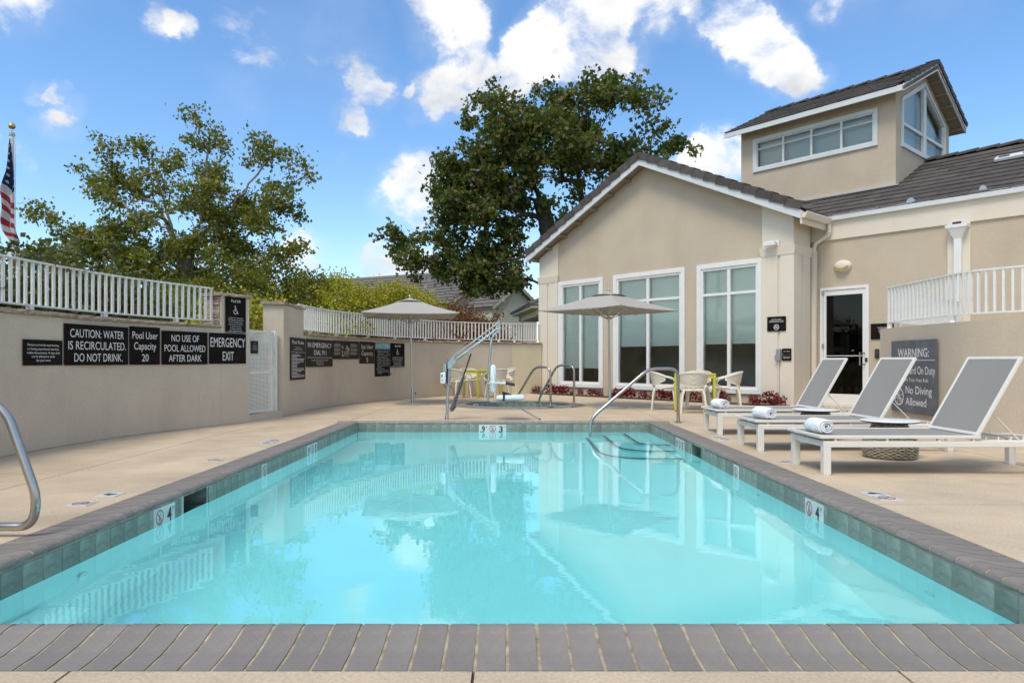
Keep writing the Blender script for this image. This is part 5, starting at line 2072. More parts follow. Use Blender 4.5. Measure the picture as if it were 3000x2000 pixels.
# ------------------------------------------------------------------ wicker side tables
def wicker_profile(z):
    pts = [(0, .215), (.03, .245), (.10, .252), (.17, .245), (.22, .225), (.27, .195), (.32, .165), (.36, .15)]
    for (a, b), (c, d) in zip(pts[:-1], pts[1:]):
        if z <= c:
            f = (z - a) / (c - a)
            return b + (d - b) * f
    return pts[-1][1]
def side_table():
    t = thing('side_table', '', 'table')
    m = MB()
    m.lathe([(wicker_profile(z) - .012, z) for z in [.005 + .355 * k / 12 for k in range(13)]], 30)
    m.build('base_core', wick_in, t)
    rows_n = 22
    for r_ in range(rows_n):
        z = .012 + .335 * r_ / (rows_n - 1)
        R0 = wicker_profile(z)
        pts = []
        nseg = 88
        for k in range(nseg):
            a = 2 * math.pi * k / nseg
            ph = 22 * a + (math.pi if r_ % 2 else 0)
            rr = R0 + .0065 * math.sin(ph)
            pts.append((rr * math.cos(a), rr * math.sin(a), z + .002 * math.sin(ph * .5 + r_)))
        m = MB(); m.tube(pts, .0072, 5, closed=True)
        m.build('wicker_strand', wick_m, t, smooth='all')
    m = MB()
    for k in range(44):
        a = 2 * math.pi * k / 44 + .035
        pts = [((wicker_profile(z) - .004) * math.cos(a), (wicker_profile(z) - .004) * math.sin(a), z) for z in (.01, .08, .16, .22, .28, .35)]
        m.tube(pts, .004, 4)
    tag(m.build('wicker_stake', wick_m, t), kind='stuff')
    m = MB(); m.lathe([(.262, .366), (.268, .369), (.268, .375), (.262, .378)], 48); m.build('top_edge', black_pl, t, smooth=True)
    m = MB(); m.lathe([(.270, .3765), (.275, .380), (.275, .384), (.270, .387)], 48); m.build('tabletop', ttop_m, t, smooth=True)
    return t
st1 = side_table()
st1.location = (3.92, 7.06, 0)
st1['label'] = 'round wicker side table between the nearest and middle loungers'
st1['group'] = 'wicker side tables'
dup(st1, (3.86, 8.64, 0), .4, 'round wicker side table between the middle and farthest loungers', 'wicker side tables')

# ------------------------------------------------------------------ parasols
def parasol(label, x, y, rz, lean=0.0, rim=2.03, side=2.1, peak=2.40):
    t = thing('parasol', label, 'parasol', (x, y, 0), rz, 'grey square parasols')
    m = MB()
    m.lathe([(.37, 0), (.372, .01), (.34, .022), (.10, .032), (.09, .034)], 48)
    m.build('base_plate', base_m, t, smooth=True)
    m = MB()
    m.lathe([(.055, .034), (.055, .045), (.032, .05), (.032, .36), (.028, .365)], 16)
    bs = m.build('base_sleeve', steel, t, smooth=True)
    for a in range(4):
        m = MB(); m.lathe([(.010, .034), (.010, .055)], 6, (.075 * math.cos(a * 1.57 + .7), .075 * math.sin(a * 1.57 + .7), 0)); m.build('bolt', steel, bs)
    m = MB(); m.tube([(.03, 0, .25), (.075, 0, .25)], .007, 6); m.tube([(.075, 0, .22), (.075, 0, .28)], .009, 6); m.build('locking_knob', black_pl, bs)
    dx = lean
    m = MB(); m.tube([(0, 0, .05), (dx, 0, peak + .06)], .021, 14); m.build('pole', alu, t, smooth=True)
    h = side / 2
    # canopy: four sides between vent edge and hem
    m = MB()
    vent = .20
    zv = peak - .045
    nu, nv = 10, 8
    for q in range(4):
        Rm = Matrix.Rotation(R(90) * q, 4, 'Z')
        vs = []
        for j in range(nv + 1):
            f = j / nv
            hw = vent + (h - vent) * f
            z_ = zv + (rim - zv) * f
            for i in range(nu + 1):
                u = -1 + 2 * i / nu
                sag = -.012 * (1 - u * u) * f * (1.0 if f < 1 else .9)
                bell = -.018 * math.sin(math.pi * f)
                p = Vector((u * hw, -hw - (-.02 * (1 - u * u) * f), z_ + sag + bell + (.012 * abs(u) ** 4 * f)))
                vs.append(Rm @ p + Vector((dx * (z_ / peak), 0, 0)))
        fs = [(j * (nu + 1) + i, j * (nu + 1) + i + 1, (j + 1) * (nu + 1) + i + 1, (j + 1) * (nu + 1) + i) for j in range(nv) for i in range(nu)]
        m.add(vs, fs)
        # hem
        hem = [vs[nv * (nu + 1) + i] for i in range(nu + 1)]
        m.add([Vector(p) for p in hem] + [Vector(p) - Vector((0, 0, .014)) for p in hem], [(i, i + 1, nu + 2 + i, nu + 1 + i) for i in range(nu)])
    m.build('canopy', canopy_m, t, smooth=True, fix=False)
    m = MB()
    for q in range(4):
        Rm = Matrix.Rotation(R(90) * q, 4, 'Z')
        vs = []
        for j in range(5):
            f = j / 4
            hw = .02 + (vent + .06) * f
            z_ = peak + .03 - .095 * f
            for i in range(9):
                u = -1 + 2 * i / 8
                vs.append(Rm @ Vector((u * hw, -hw, z_ + .028 * (1 - u * u) * f * f)) + Vector((dx, 0, 0)))
        m.add(vs, [(j * 9 + i, j * 9 + i + 1, (j + 1) * 9 + i + 1, (j + 1) * 9 + i) for j in range(4) for i in range(8)])
    m.build('vent_cap', canopy_m, t, smooth=True, fix=False)
    m = MB(); m.lathe([(.012, 0), (.012, .03), (.024, .04), (.028, .058), (.018, .076), (.004, .084)], 12, (dx, 0, peak + .03)); m.build('finial', alu, t, smooth=True)
    hubz = peak - .10
    m = MB(); m.lathe([(.04, 0), (.045, .02), (.04, .05)], 12, (dx, 0, hubz)); m.lathe([(.04, 0), (.045, .03), (.036, .06)], 12, (dx * .8, 0, rim - .19)); m.build('hub', alu, t)
    for k in range(8):
        a = R(45) * k
        rr = h * (1.414 if k % 2 else 1.0) - .03
        e = Vector((rr * math.cos(a) + dx * .85, rr * math.sin(a), rim + (.0 if k % 2 else -.035)))
        s0_ = Vector((.04 * math.cos(a) + dx, .04 * math.sin(a), hubz + .02))
        mid = s0_.lerp(e, .52) - Vector((0, 0, .02))
        m = MB(); m.tube([s0_ - Vector((0, 0, .015)), mid, e - Vector((0, 0, .012))], .009, 6)
        rb = m.build('rib', alu, t)
        m = MB(); m.tube([Vector((.04 * math.cos(a) + dx * .8, .04 * math.sin(a), rim - .17)), mid - Vector((0, 0, .01))], .008, 6); m.build('strut', alu, rb)
    return t
parasol('grey square parasol over the left deck in front of the curved wall', -2.26, 15.7, R(9), -.06)
parasol('grey square parasol standing in front of the pool house windows', 2.10, 14.45, R(45), -.05, rim=2.05, peak=2.42)

# ------------------------------------------------------------------ cafe chairs and tables
def cafe_table(label, x, y, rz):
    t = thing('cafe_table', label, 'table', (x, y, 0), rz, 'lime green cafe tables')
    m = MB(); m.bbox(-.4, .4, -.4, .4, .715, .74, .006); m.build('tabletop', lime_m, t)
    m = MB()
    for s in (-1, 1):
        m.box(-.36, .36, s * .375 - .012, s * .375 + .012, .66, .7149)
        m.box(s * .375 - .012, s * .375 + .012, -.36, .36, .66, .7148)
    m.build('apron', lime_m, t)
    for sx in (-1, 1):
        for sy in (-1, 1):
            m = MB(); m.bbox(sx * .37 - .026, sx * .37 + .026, sy * .37 - .026, sy * .37 + .026, .012, .714, .004); lg = m.build('leg', lime_m, t)
            m = MB(); m.lathe([(.015, 0), (.015, .013)], 8, (sx * .37, sy * .37, 0)); m.build('foot', black_pl, lg)
    return t

def perforated():
    m, nt, b = new_mat('perforated_resin')
    tc_ = nt.nodes.new('ShaderNodeTexCoord')
    vo = nt.nodes.new('ShaderNodeTexVoronoi')
    vo.inputs['Scale'].default_value = 55
    vo.inputs['Randomness'].default_value = 0.0
    nt.links.new(tc_.outputs['Object'], vo.inputs['Vector'])
    r = nt.nodes.new('ShaderNodeValToRGB')
    r.color_ramp.elements[0].position = .25
    r.color_ramp.elements[0].color = (.36, .31, .23, 1)
    r.color_ramp.elements[1].position = .42
    r.color_ramp.elements[1].color = (.70, .65, .53, 1)
    nt.links.new(vo.outputs['Distance'], r.inputs[0])
    nt.links.new(r.outputs[0], b.inputs['Base Color'])
    b.inputs['Roughness'].default_value = .5
    return m
perf_m = perforated()
def cafe_chair():
    """faces +y"""
    t = thing('cafe_chair', '', 'chair')
    m = MB()
    n = 28
    def sq(r, z, p=.5):
        out = []
        for k in range(n):
            a = 2 * math.pi * k / n
            c, s_ = math.cos(a), math.sin(a)
            f = (abs(c) ** 4 + abs(s_) ** 4) ** -.25
            out.append((r * f * c, r * f * s_, z + .012 * ((f * r * s_) / .2) ** 2 * 0))
        return out
    rows = [sq(.19, .425), sq(.215, .43), sq(.222, .445), sq(.215, .458), sq(.12, .447)]
    vs = [p for r_ in rows for p in r_]
    m.add(vs, [(i * n + k, i * n + (k + 1) % n, (i + 1) * n + (k + 1) % n, (i + 1) * n + k) for i in range(4) for k in range(n)] + [tuple(range(n - 1, -1, -1)), tuple(4 * n + k for k in range(n))])
    m.build('seat', chair_m, t, smooth=True)
    # shell of the back, a band wrapping the rear
    m = MB()
    nu, nv = 26, 7
    grid = []
    for j in range(nv + 1):
        v = j / nv
        for i in range(nu + 1):
            u = -1 + 2 * i / nu
            a = R(-90) + u * R(98)
            low = .50 + .11 * abs(u) ** 2.2
            top = .775 - .10 * abs(u) ** 2.2
            z_ = low + (top - low) * v
            r_ = .20 + .075 * ((z_ - .46) / .31) ** .7
            grid.append((r_ * 1.05 * math.cos(a), r_ * math.sin(a) * 1.03 + .0, z_))
    fs = [(j * (nu + 1) + i, j * (nu + 1) + i + 1, (j + 1) * (nu + 1) + i + 1, (j + 1) * (nu + 1) + i) for j in range(nv) for i in range(nu)]
    m.add(grid, fs)
    ins = [(x * .955, y * .955, z) for x, y, z in grid]
    m.add(ins, [tuple(reversed(f)) for f in fs])
    m.build('backrest', perf_m, t, smooth='all', fix=False)
    # rim and arms
    rim = [Vector(grid[nv * (nu + 1) + i]) * 1 for i in range(nu + 1)]
    low = [Vector(grid[i]) for i in range(nu + 1)]
    def band(p, r_):
        return [Vector((q.x * .98, q.y * .98, q.z)) for q in p]
    e0, e1 = rim[0], rim[-1]
    m = MB()
    pts = [Vector((e0.x * .93, e0.y + .16, .50)), Vector((e0.x * .99, e0.y + .20, .56)), Vector((e0.x, e0.y + .15, .635)), Vector((e0.x, e0.y + .06, .665))] + band(rim, 0) + \
          [Vector((e1.x, e1.y + .06, .665)), Vector((e1.x, e1.y + .15, .635)), Vector((e1.x * .99, e1.y + .20, .56)), Vector((e1.x * .93, e1.y + .16, .50))]
    m.tube(pts, .017, 8)
    m.build('arm_rim', chair_m, t, smooth=True)
    m = MB()
    pts = [Vector((e0.x * .93, e0.y + .16, .50)), Vector((e0.x * .84, e0.y + .04, .455))]
    m.tube([Vector((e0.x * .93, e0.y + .17, .50)), Vector((e0.x * .86, e0.y + .08, .47)), Vector((e0.x * .8, e0.y - .05, .46))], .017, 8)
    m.tube([Vector((e1.x * .93, e1.y + .17, .50)), Vector((e1.x * .86, e1.y + .08, .47)), Vector((e1.x * .8, e1.y - .05, .46))], .017, 8)
    m.tube(band(low, 0), .012, 6)
    m.build('lower_rail', chair_m, t, smooth=True)
    m = MB()
    m.tube([(0, -.19, .44), (0, -.205, .52)], .03, 8)
    m.build('back_spine', chair_m, t, smooth=True)
    for sx in (-1, 1):
        for sy in (-1, 1):
            m = MB()
            m.tube([(sx * .17, sy * .17, .435), (sx * .20, sy * .20, .36), (sx * .235, sy * .235, .0)], [.022, .024, .016], 8)
            m.build('leg', chair_m, t, smooth=True)
    return t
ch = cafe_chair()
CG = 'cream resin cafe chairs'
T2, r2 = Vector((3.72, 13.78, 0)), R(-15)
cafe_table('lime green cafe table in front of the pool house windows', T2.x, T2.y, r2)
def face(p, c):
    d = c - p
    return math.atan2(d.y, d.x) - R(90)
first = [True]
def place(p, c, label):
    p = Vector((p[0], p[1], 0))
    rz = face(p, c)
    if first[0]:
        ch.location = p
        ch.rotation_euler = (0, 0, rz)
        ch['label'] = label
        ch['group'] = CG
        first[0] = False
    else:
        dup(ch, p, rz, label, CG)
place((3.47, 13.0), T2 + Vector((-.1, 0, 0)), 'cream chair turning its back to the pool at the right cafe table')
place((3.12, 13.92), T2, 'cream chair on the left side of the right cafe table')
place((4.34, 13.64), T2, 'cream chair on the right side of the right cafe table')
place((3.98, 14.50), T2, 'cream chair behind the right cafe table, against the windows')
T1, r1 = Vector((-.78, 18.75, 0)), R(35)
cafe_table('lime green cafe table behind the pool lift, near the curved wall', T1.x, T1.y, r1)
place((-1.38, 18.38), T1, 'cream chair on the left side of the cafe table behind the lift')
place((-.36, 18.15), T1, 'cream chair on the near right side of the cafe table behind the lift')
place((-.15, 19.15), T1, 'cream chair at the far right of the cafe table behind the lift')
place((-1.15, 19.32), T1, 'cream chair behind the cafe table that stands behind the lift')

# ------------------------------------------------------------------ hand rails
def handrail(label, pts, r=.024, bases=()):
    t = thing('handrail', label, 'handrail')
    m = MB(); m.tube(fillet(pts, .16, 8), r, 16); m.build('tube', steel, t, smooth='all')
    for b in bases:
        m = MB(); m.lathe([(.062, .0), (.062, .008), (.045, .018), (.03, .022)], 20, b); m.build('flange', steel, t, smooth=True)
    return t
handrail('long steel handrail sloping into the pool at the corner steps',
         [(1.22, 10.52, -.34), (1.225, 10.52, .10), (2.18, 10.80, .872), (2.69, 10.97, .872), (2.70, 11.0, 0)], .0255, [(2.70, 11.0, 0.0)])
handrail('left of two bent steel handrails at the spa', [(.08, 15.22, -.3), (.10, 15.2, .12), (.52, 14.73, .862), (.84, 14.39, .862), (.84, 14.39, .02)], .024, [(.84, 14.39, .03)])
handrail('right of two bent steel handrails at the spa', [(.63, 15.42, -.3), (.635, 15.4, .14), (1.02, 15.0, .90), (1.36, 14.64, .90), (1.36, 14.64, .0)], .024, [(1.36, 14.64, .008)])
t = thing('handrail', 'thick steel grab rail curving over the pool edge at the far left', 'handrail')
m = MB(); m.tube(fillet([(-3.42, 3.88, 0), (-3.42, 3.88, .765), (-2.97, 3.88, .78), (-2.86, 3.88, .70), (-2.69, 3.88, .22), (-2.72, 3.88, .058), (-3.42, 3.88, .055)], .17, 10), .0245, 20); m.build('tube', steel, t, smooth='all')
m = MB(); m.lathe([(.062, 0), (.062, .008), (.03, .02)], 20, (-3.42, 3.88, 0)); m.build('flange', steel, t)

# ------------------------------------------------------------------ pool lift
K = .00578
def LP(px, py, dy=0.0):
    return Vector(((px - 1309) * K, dy, (1229 - py) * K))
lift = thing('pool_lift', 'galvanised pool lift with white seat hanging beside the spa', 'pool lift', (-1.08, 11.56, 0))
m = MB(); m.tube([LP(1309, 1229), LP(1310.5, 1180), LP(1315.5, 1072)], .0255, 16); m.build('post', galv, lift, smooth=True)
m = MB(); m.lathe([(.034, 0), (.034, .07), (.03, .075)], 16); m.build('deck_socket', steel, lift, smooth=True)
m = MB()
for dy in (-.035, .035):
    m.prism([LP(1312, 1081, dy), LP(1321, 1081, dy), LP(1336, 1060, dy), LP(1334, 1040, dy), LP(1326, 1041, dy), LP(1310, 1066, dy)], (0, .006, 0))
m.build('bracket', galv, lift)
m = MB()
for px, py in ((1330, 1044), (1329.5, 1058)):
    m.tube([LP(px, py, -.045), LP(px, py, .05)], .012, 10)
m.build('pivot_bolt', steel, lift)
m = MB()
for dy in (-.028, .028):
    m.tube([LP(1331, 1043, dy), LP(1459, 946, dy)], .011, 10)
m.build('upper_arm', galv, lift, smooth=True)
m = MB(); m.tube([LP(1332, 1056), LP(1459, 961)], .024, 14); m.build('lower_arm', galv, lift, smooth=True)
m = MB()
for dy in (-.035, .03):
    m.prism([LP(1457, 939, dy), LP(1464, 939, dy), LP(1463, 976, dy), LP(1456, 974, dy)], (0, .006, 0))
m.build('end_plate', galv, lift)
m = MB(); m.tube(fillet([LP(1460, 968), LP(1440, 988), LP(1434, 1050), LP(1427, 1160), LP(1433, 1175), LP(1470, 1176), LP(1525, 1170)], .08, 6), .022, 14); m.build('hanger_tube', galv, lift, smooth=True)
m = MB(); m.tube([LP(1380, 1035), LP(1356, 1106)], .013, 10); m.build('actuator_rod', black_pl, lift, smooth=True)
m = MB(); m.tube([LP(1357, 1104), LP(1352, 1118), LP(1328, 1190)], [.022, .028, .028], 14); m.tube([LP(1332, 1186), LP(1321, 1200)], .042, 12); m.build('actuator_body', grey_pl, lift, smooth=True)
m = MB(); m.prism([LP(1372, 1027, -.02), LP(1378, 1026, -.02), LP(1383, 1034, -.02), LP(1379, 1036, -.02)], (0, .04, 0)); m.prism([LP(1313, 1200, -.02), LP(1313, 1207, -.02), LP(1325, 1206, -.02), LP(1325, 1201, -.02)], (0, .04, 0)); m.build('actuator_bracket', galv, lift)
m = MB(); m.bbox((1291 - 1309) * K, (1306.5 - 1309) * K, -.06, .06, (1229 - 1123) * K, (1229 - 1091) * K, .012); bt = m.build('battery_pack', white_pl, lift)
m = MB(); m.box((1294 - 1309) * K, (1298 - 1309) * K, -.063, -.059, (1229 - 1104) * K, (1229 - 1096) * K); m.box((1295 - 1309) * K, (1297.5 - 1309) * K, -.063, -.059, (1229 - 1114) * K, (1229 - 1110) * K); m.build('indicator', grey_pl, bt)
m = MB(); m.box((1300.5 - 1309) * K, (1308 - 1309) * K, -.05, .05, (1229 - 1091) * K, (1229 - 1065) * K); m.build('control_box', galv, lift)
m = MB(); m.box((1307.5 - 1309) * K, (1311 - 1309) * K, -.045, .045, (1229 - 1123) * K, (1229 - 1064) * K); m.build('mounting_plate', black_pl, lift)
m = MB(); m.tube(cr([LP(1304, 1122), LP(1301, 1130), LP(1306, 1134), LP(1314, 1131), LP(1324, 1134), LP(1329, 1150), LP(1330, 1168)], 6), .005, 6); m.build('cable', black_pl, lift)
m = MB(); m.tube([LP(1309.5, 1065), LP(1309.5, 1050)], .003, 5); m.build('antenna', black_pl, lift)
m = MB(); m.bbox((1438 - 1309) * K, (1453 - 1309) * K, -.20, .20, (1229 - 1150) * K, (1229 - 1068) * K, .03); m.build('back_pad', white_pl, lift, smooth=True)
m = MB(); m.bbox((1454 - 1309) * K, (1536 - 1309) * K, -.21, .21, (1229 - 1170) * K, (1229 - 1156) * K, .025); m.build('seat_pad', white_pl, lift, smooth=True)
m = MB()
for dy in (-.24, .24):
    m.tube(fillet([LP(1431, 1122, dy * .3), LP(1441, 1119, dy), LP(1484, 1122, dy)], .03), .012, 8)
m.build('armrest', white_pl, lift, smooth=True)
for dy in (-.24, .24):
    m = MB(); m.tube([LP(1481, 1121.5, dy), LP(1508, 1126.5, dy)], .019, 10); m.build('grip', black_pl, lift, smooth=True)
m = MB()
m.box((1473 - 1309) * K, (1479 - 1309) * K, -.216, .216, (1229 - 1172) * K, (1229 - 1153) * K)
m.box((1472 - 1309) * K, (1490 - 1309) * K, -.05, .04, (1229 - 1156) * K, (1229 - 1150) * K)
m.tube(cr([LP(1473, 1154, -.05), LP(1474, 1147, -.06), LP(1480, 1150, -.04), LP(1497, 1155, 0)], 5), .01, 6)
m.build('seat_belt', black_pl, lift)
m = MB(); m.tube([LP(1496, 1179), LP(1581, 1228)], .012, 8); m.build('stabiliser_rod', galv, lift, smooth=True)
m = MB(); m.tube([LP(1579, 1226.6), LP(1583, 1229)], .017, 8); m.build('rubber_tip', black_pl, lift)
m = MB()
for a_, b_ in ((1132, 1136), (1142, 1146)):
    m.tube([LP(1433, a_ + 2), LP(1440, a_ + 2)], .016, 8)
m.build('pad_bracket', galv, lift)

# ------------------------------------------------------------------ flag pole
FX, FY = -10.23, 14.0
fp = thing('flagpole', 'white flagpole with a gold ball rising behind the left railing', 'flagpole', (FX, FY, 1.3))
m = MB(); m.tube([(0, 0, -.05), (0, 0, 4.32)], [.062, .040], 16); m.build('pole', white_m, fp, smooth=True)
m = MB(); m.lathe([(.05, 4.30), (.055, 4.32), (.055, 4.36), (.02, 4.38), (.006, 4.385), (.006, 4.45)], 14); m.build('truck', galv, fp)
m = MB()
m.lathe([(.065 * math.sin(math.pi * k / 12) + .0005, 4.505 - .062 * math.cos(math.pi * k / 12)) for k in range(13)], 20); m.build('ball', gold_m, fp, smooth='all')
m = MB(); m.tube([(.045, 0, 4.33), (.075, 0, 4.32), (.075, 0, -.2 + .6)], .005, 5); m.build('halyard', white_m, fp)
def flag_mat():
    m, nt, b = new_mat('flag_cloth')
    uv = nt.nodes.new('ShaderNodeUVMap')
    sp = nt.nodes.new('ShaderNodeSeparateXYZ')
    nt.links.new(uv.outputs[0], sp.inputs[0])
    def mt(op, a, b_=None):
        n_ = nt.nodes.new('ShaderNodeMath'); n_.operation = op
        for i, v in enumerate((a, b_)):
            if v is None: continue
            if isinstance(v, (int, float)): n_.inputs[i].default_value = v
            else: nt.links.new(v, n_.inputs[i])
        return n_.outputs[0]
    ph = mt('FRACT', mt('MULTIPLY', mt('SUBTRACT', sp.outputs[1], .30), 7.4))
    st_ = mt('GREATER_THAN', ph, .5)
    col = mixc(nt, st_, (.62, .60, .58), (.36, .03, .04))
    gx_ = mt('SUBTRACT', mt('FRACT', mt('MULTIPLY', sp.outputs[0], 3.0)), .5)
    gy_ = mt('SUBTRACT', mt('FRACT', mt('ADD', mt('MULTIPLY', sp.outputs[1], 22.0), mt('MULTIPLY', mt('FLOOR', mt('MULTIPLY', sp.outputs[0], 3.0)), .5))), .5)
    d2 = mt('ADD', mt('MULTIPLY', gx_, gx_), mt('MULTIPLY', gy_, gy_))
    star = mt('LESS_THAN', d2, .035)
    canton = mixc(nt, star, (.012, .025, .085), (.6, .6, .6))
    isc = mt('LESS_THAN', sp.outputs[1], .30)
    col = mixc(nt, isc, col, canton)
    nt.links.new(col, b.inputs['Base Color'])
    b.inputs['Roughness'].default_value = .8
    tr = nt.nodes.new('ShaderNodeBsdfTranslucent')
    nt.links.new(col, tr.inputs[0])
    mx = nt.nodes.new('ShaderNodeMixShader'); mx.inputs[0].default_value = .3
    nt.links.new(b.outputs[0], mx.inputs[1]); nt.links.new(tr.outputs[0], mx.inputs[2])
    nt.links.new(mx.outputs[0], nt.nodes['Material Output'].inputs[0])
    return m
kf = 14.0 / 2000
Lp = [(38, 408), (30, 460), (22, 510), (4, 562), (14, 590), (19, 610), (16, 650), (26, 682), (44, 704), (54, 718)]
Rp = [(40, 408), (46, 470), (51, 530), (53, 575), (55, 610), (56, 640), (58, 665), (60, 690), (59, 706), (55, 718)]
NV, NU = 60, 14
def ip(P, f):
    x = f * (len(P) - 1)
    i = min(int(x), len(P) - 2)
    return (P[i][0] + (P[i + 1][0] - P[i][0]) * (x - i), P[i][1] + (P[i + 1][1] - P[i][1]) * (x - i))
vs, uvs = [], []
for j in range(NV + 1):
    f = j / NV
    a, b = ip(Lp, f), ip(Rp, f)
    for i in range(NU + 1):
        u = i / NU
        px = a[0] + (b[0] - a[0]) * u
        dz = 26 * (u - .5) * min(1, f * 4) * (1 - f) + 10 * math.sin(u * 5 + f * 9) * min(1, f * 3) * (1 - f)
        py = a[1] + (b[1] - a[1]) * u + dz
        dep = .10 * math.sin(u * 9 + f * 5) * min(1, f * 3) + .04 * math.sin(u * 21 + f * 13) * min(1, f * 3)
        vs.append(((px - 35.3) * kf, -.09 + dep * .8, 1 + (1056 - py) * kf - 1.3))
        uvs.append((u, f))
me = bpy.data.meshes.new('cloth')
fs = [(j * (NU + 1) + i, j * (NU + 1) + i + 1, (j + 1) * (NU + 1) + i + 1, (j + 1) * (NU + 1) + i) for j in range(NV) for i in range(NU)]
me.from_pydata(vs, [], fs)
me.uv_layers.new(name='UVMap')
ul = me.uv_layers[0].data
for p in me.polygons:
    p.use_smooth = True
    for li in p.loop_indices:
        ul[li].uv = uvs[me.loops[li].vertex_index]
me.materials.append(flag_mat())
fl = put('flag', me, None, (FX, FY, 1.3))
tag(fl, 'limp stars and stripes flag hanging from the pole at the far left', 'flag')

# ------------------------------------------------------------------ houses beyond the wall
def gable_mass(t, peak, le, re, ext, wall_bottom=1.2, over=.35, name='wall'):
    peak, le, re, ext = Vector(peak), Vector(le), Vector(re), Vector(ext)
    e = ext.normalized()
    def at(f):      # point of the wall under the roof, f along left eave -> peak
        return f
    wl_, wr_ = le.lerp(peak, .12), re.lerp(peak, .12)
    dn = Vector((0, 0, .12))
    poly = [Vector((wl_.x, wl_.y, wall_bottom)), Vector((wr_.x, wr_.y, wall_bottom)), wr_ - dn, peak - dn, wl_ - dn]
    m = MB(); m.prism([p + e * over for p in poly], ext - e * over); m.build(name, house_m, t)
    m = MB()
    for a in (le, re):
        m.prism([a, peak, peak - Vector((0, 0, .14)), a - Vector((0, 0, .14))], ext)
    m.build('roof_deck', hroof_m, t)
    m = MB()
    for a in (le, re):
        d = (a - peak)
        q = peak - e * .03
        m.prism([q + Vector((0, 0, .03)), q + d + Vector((0, 0, .03)), q + d - Vector((0, 0, .2)), q - Vector((0, 0, .2))], e * .05)
    m.build('rake_board', batten_m, t)
    # courses of tile on both slopes
    for a in (le, re):
        up = peak - a
        L = up.length
        n = max(2, int(L / .34))
        m = MB()
        nrm = up.cross(ext).normalized()
        if nrm.z < 0:
            nrm = -nrm
        for k in range(n):
            p0 = a + up * (k / n) - up.normalized() * .02
            p1 = a + up * ((k + 1.08) / n)
            m.prism([p0 + nrm * .015, p0 + nrm * .075, p1 + nrm * .022, p1], ext)
        tag(m.build('tile_courses', hroof_m, t), kind='stuff')
    # battens on the gable face
    m = MB()
    fr = e * over
    for f in (.33, .66):
        b0 = wl_.lerp(wr_, f)
        top = b0.z + (peak.z - b0.z) * (1 - abs(f - .5) * 2) - .15
        m.beam(Vector((b0.x, b0.y, wall_bottom)) + fr - e * .03, Vector((b0.x, b0.y, top)) + fr - e * .03, .12, .05, e)
    zb = wl_.z - .9
    m.beam(Vector((wl_.x, wl_.y, zb)) + fr - e * .03, Vector((wr_.x, wr_.y, zb)) + fr - e * .03, .05, .12, (0, 0, 1))
    m.build('batten', batten_m, t)
    for a in (le, re):
        q = a.lerp(peak, .45)
        m = MB(); m.beam(q - Vector((0, 0, .25)) - e * .0, q - Vector((0, 0, .25)) + e * over * 1.2, .2, .2); m.build('bracket', house_m, t)
ht = thing('lodge', 'cream house with stepped grey tiled gables behind the far wall', 'house')
gable_mass(ht, (.50, 44, 5.95), (-1.15, 43.7, 4.45), (2.2, 45.0, 4.35), (-1.9, 1.6, 0))
gable_mass(ht, (-1.75, 46, 6.85), (-4.0, 45.4, 4.82), (.6, 47, 4.8), (-5.0, 4.4, 0))
gable_mass(ht, (-2.9, 48.6, 7.6), (-5.7, 47.9, 4.9), (.2, 49.5, 4.9), (-4.5, 4.6, 0))
gable_mass(ht, (-5.6, 51, 7.55), (-9.4, 50, 4.6), (-2.5, 52.5, 4.8), (-10.5, 5.2, 0))
ht2 = thing('outbuilding', 'grey roofed outbuilding behind the flagpole at the far left', 'house')
gable_mass(ht2, (-26, 33, 5.7), (-21.2, 30.5, 3.35), (-31, 35, 3.3), (-4, -7, 0))
# entrance pavilion
pv = thing('pavilion', 'cream columned porch with a hipped tile roof beside the pool house corner', 'porch', (3.55, 33.2, 0), R(8))
def pcol(x, y):
    m = MB()
    m.box(-.26, -.03, -.26, .26, 1.2, 3.02); m.box(.03, .26, -.26, .26, 1.2, 3.02); m.box(-.03, .03, -.2, .2, 1.2, 3.02)
    m.prism([(-.3, -.3, 2.8), (.3, -.3, 2.8), (.3, .3, 2.8), (-.3, .3, 2.8)], (0, 0, .22))
    m.build('column', stucco_band, pv, (x, y, 0))
for a in ((-2.55, -2.55), (2.55, -2.55), (-2.55, 2.55), (2.55, 2.55)):
    pcol(*a)
m = MB()
for s in (-1, 1):
    m.box(-2.8, 2.8, s * 2.55 - .15, s * 2.55 + .15, 3.02, 3.3)
    m.box(s * 2.55 - .15, s * 2.55 + .15, -2.4, 2.4, 3.02, 3.299)
m.build('beam', stucco_band, pv)
m = MB()
m.box(-3.1, 3.1, -3.1, 3.1, 3.301, 3.40)
m.build('soffit', stucco_band, pv)
m = MB()
n = 9
for k in range(n):
    h0 = 3.1 * (1 - k / n) + .04
    h1 = 3.1 * (1 - (k + 1) / n)
    z0_, z1_ = 3.41 + 1.7 * k / n, 3.41 + 1.7 * (k + 1) / n
    vs = [(sx * h0, sy * h0, z0_ + dz) for dz in (0, .06) for sx, sy in ((-1, -1), (1, -1), (1, 1), (-1, 1))] + [(sx * h1, sy * h1, z1_ + .01) for sx, sy in ((-1, -1), (1, -1), (1, 1), (-1, 1))]
    m.add(vs, [(i, (i + 1) % 4, 4 + (i + 1) % 4, 4 + i) for i in range(4)] + [(4 + i, 4 + (i + 1) % 4, 8 + (i + 1) % 4, 8 + i) for i in range(4)])
tag(m.build('tile_courses', hroof_m, pv, fix=False), kind='stuff')
for a in range(4):
    m = MB(); s = [(-1, -1), (1, -1), (1, 1), (-1, 1)][a]
    m.beam((s[0] * 3.12, s[1] * 3.12, 3.46), (0, 0, 5.16), .18, .08); m.build('hip_ridge', hroof_m, pv)

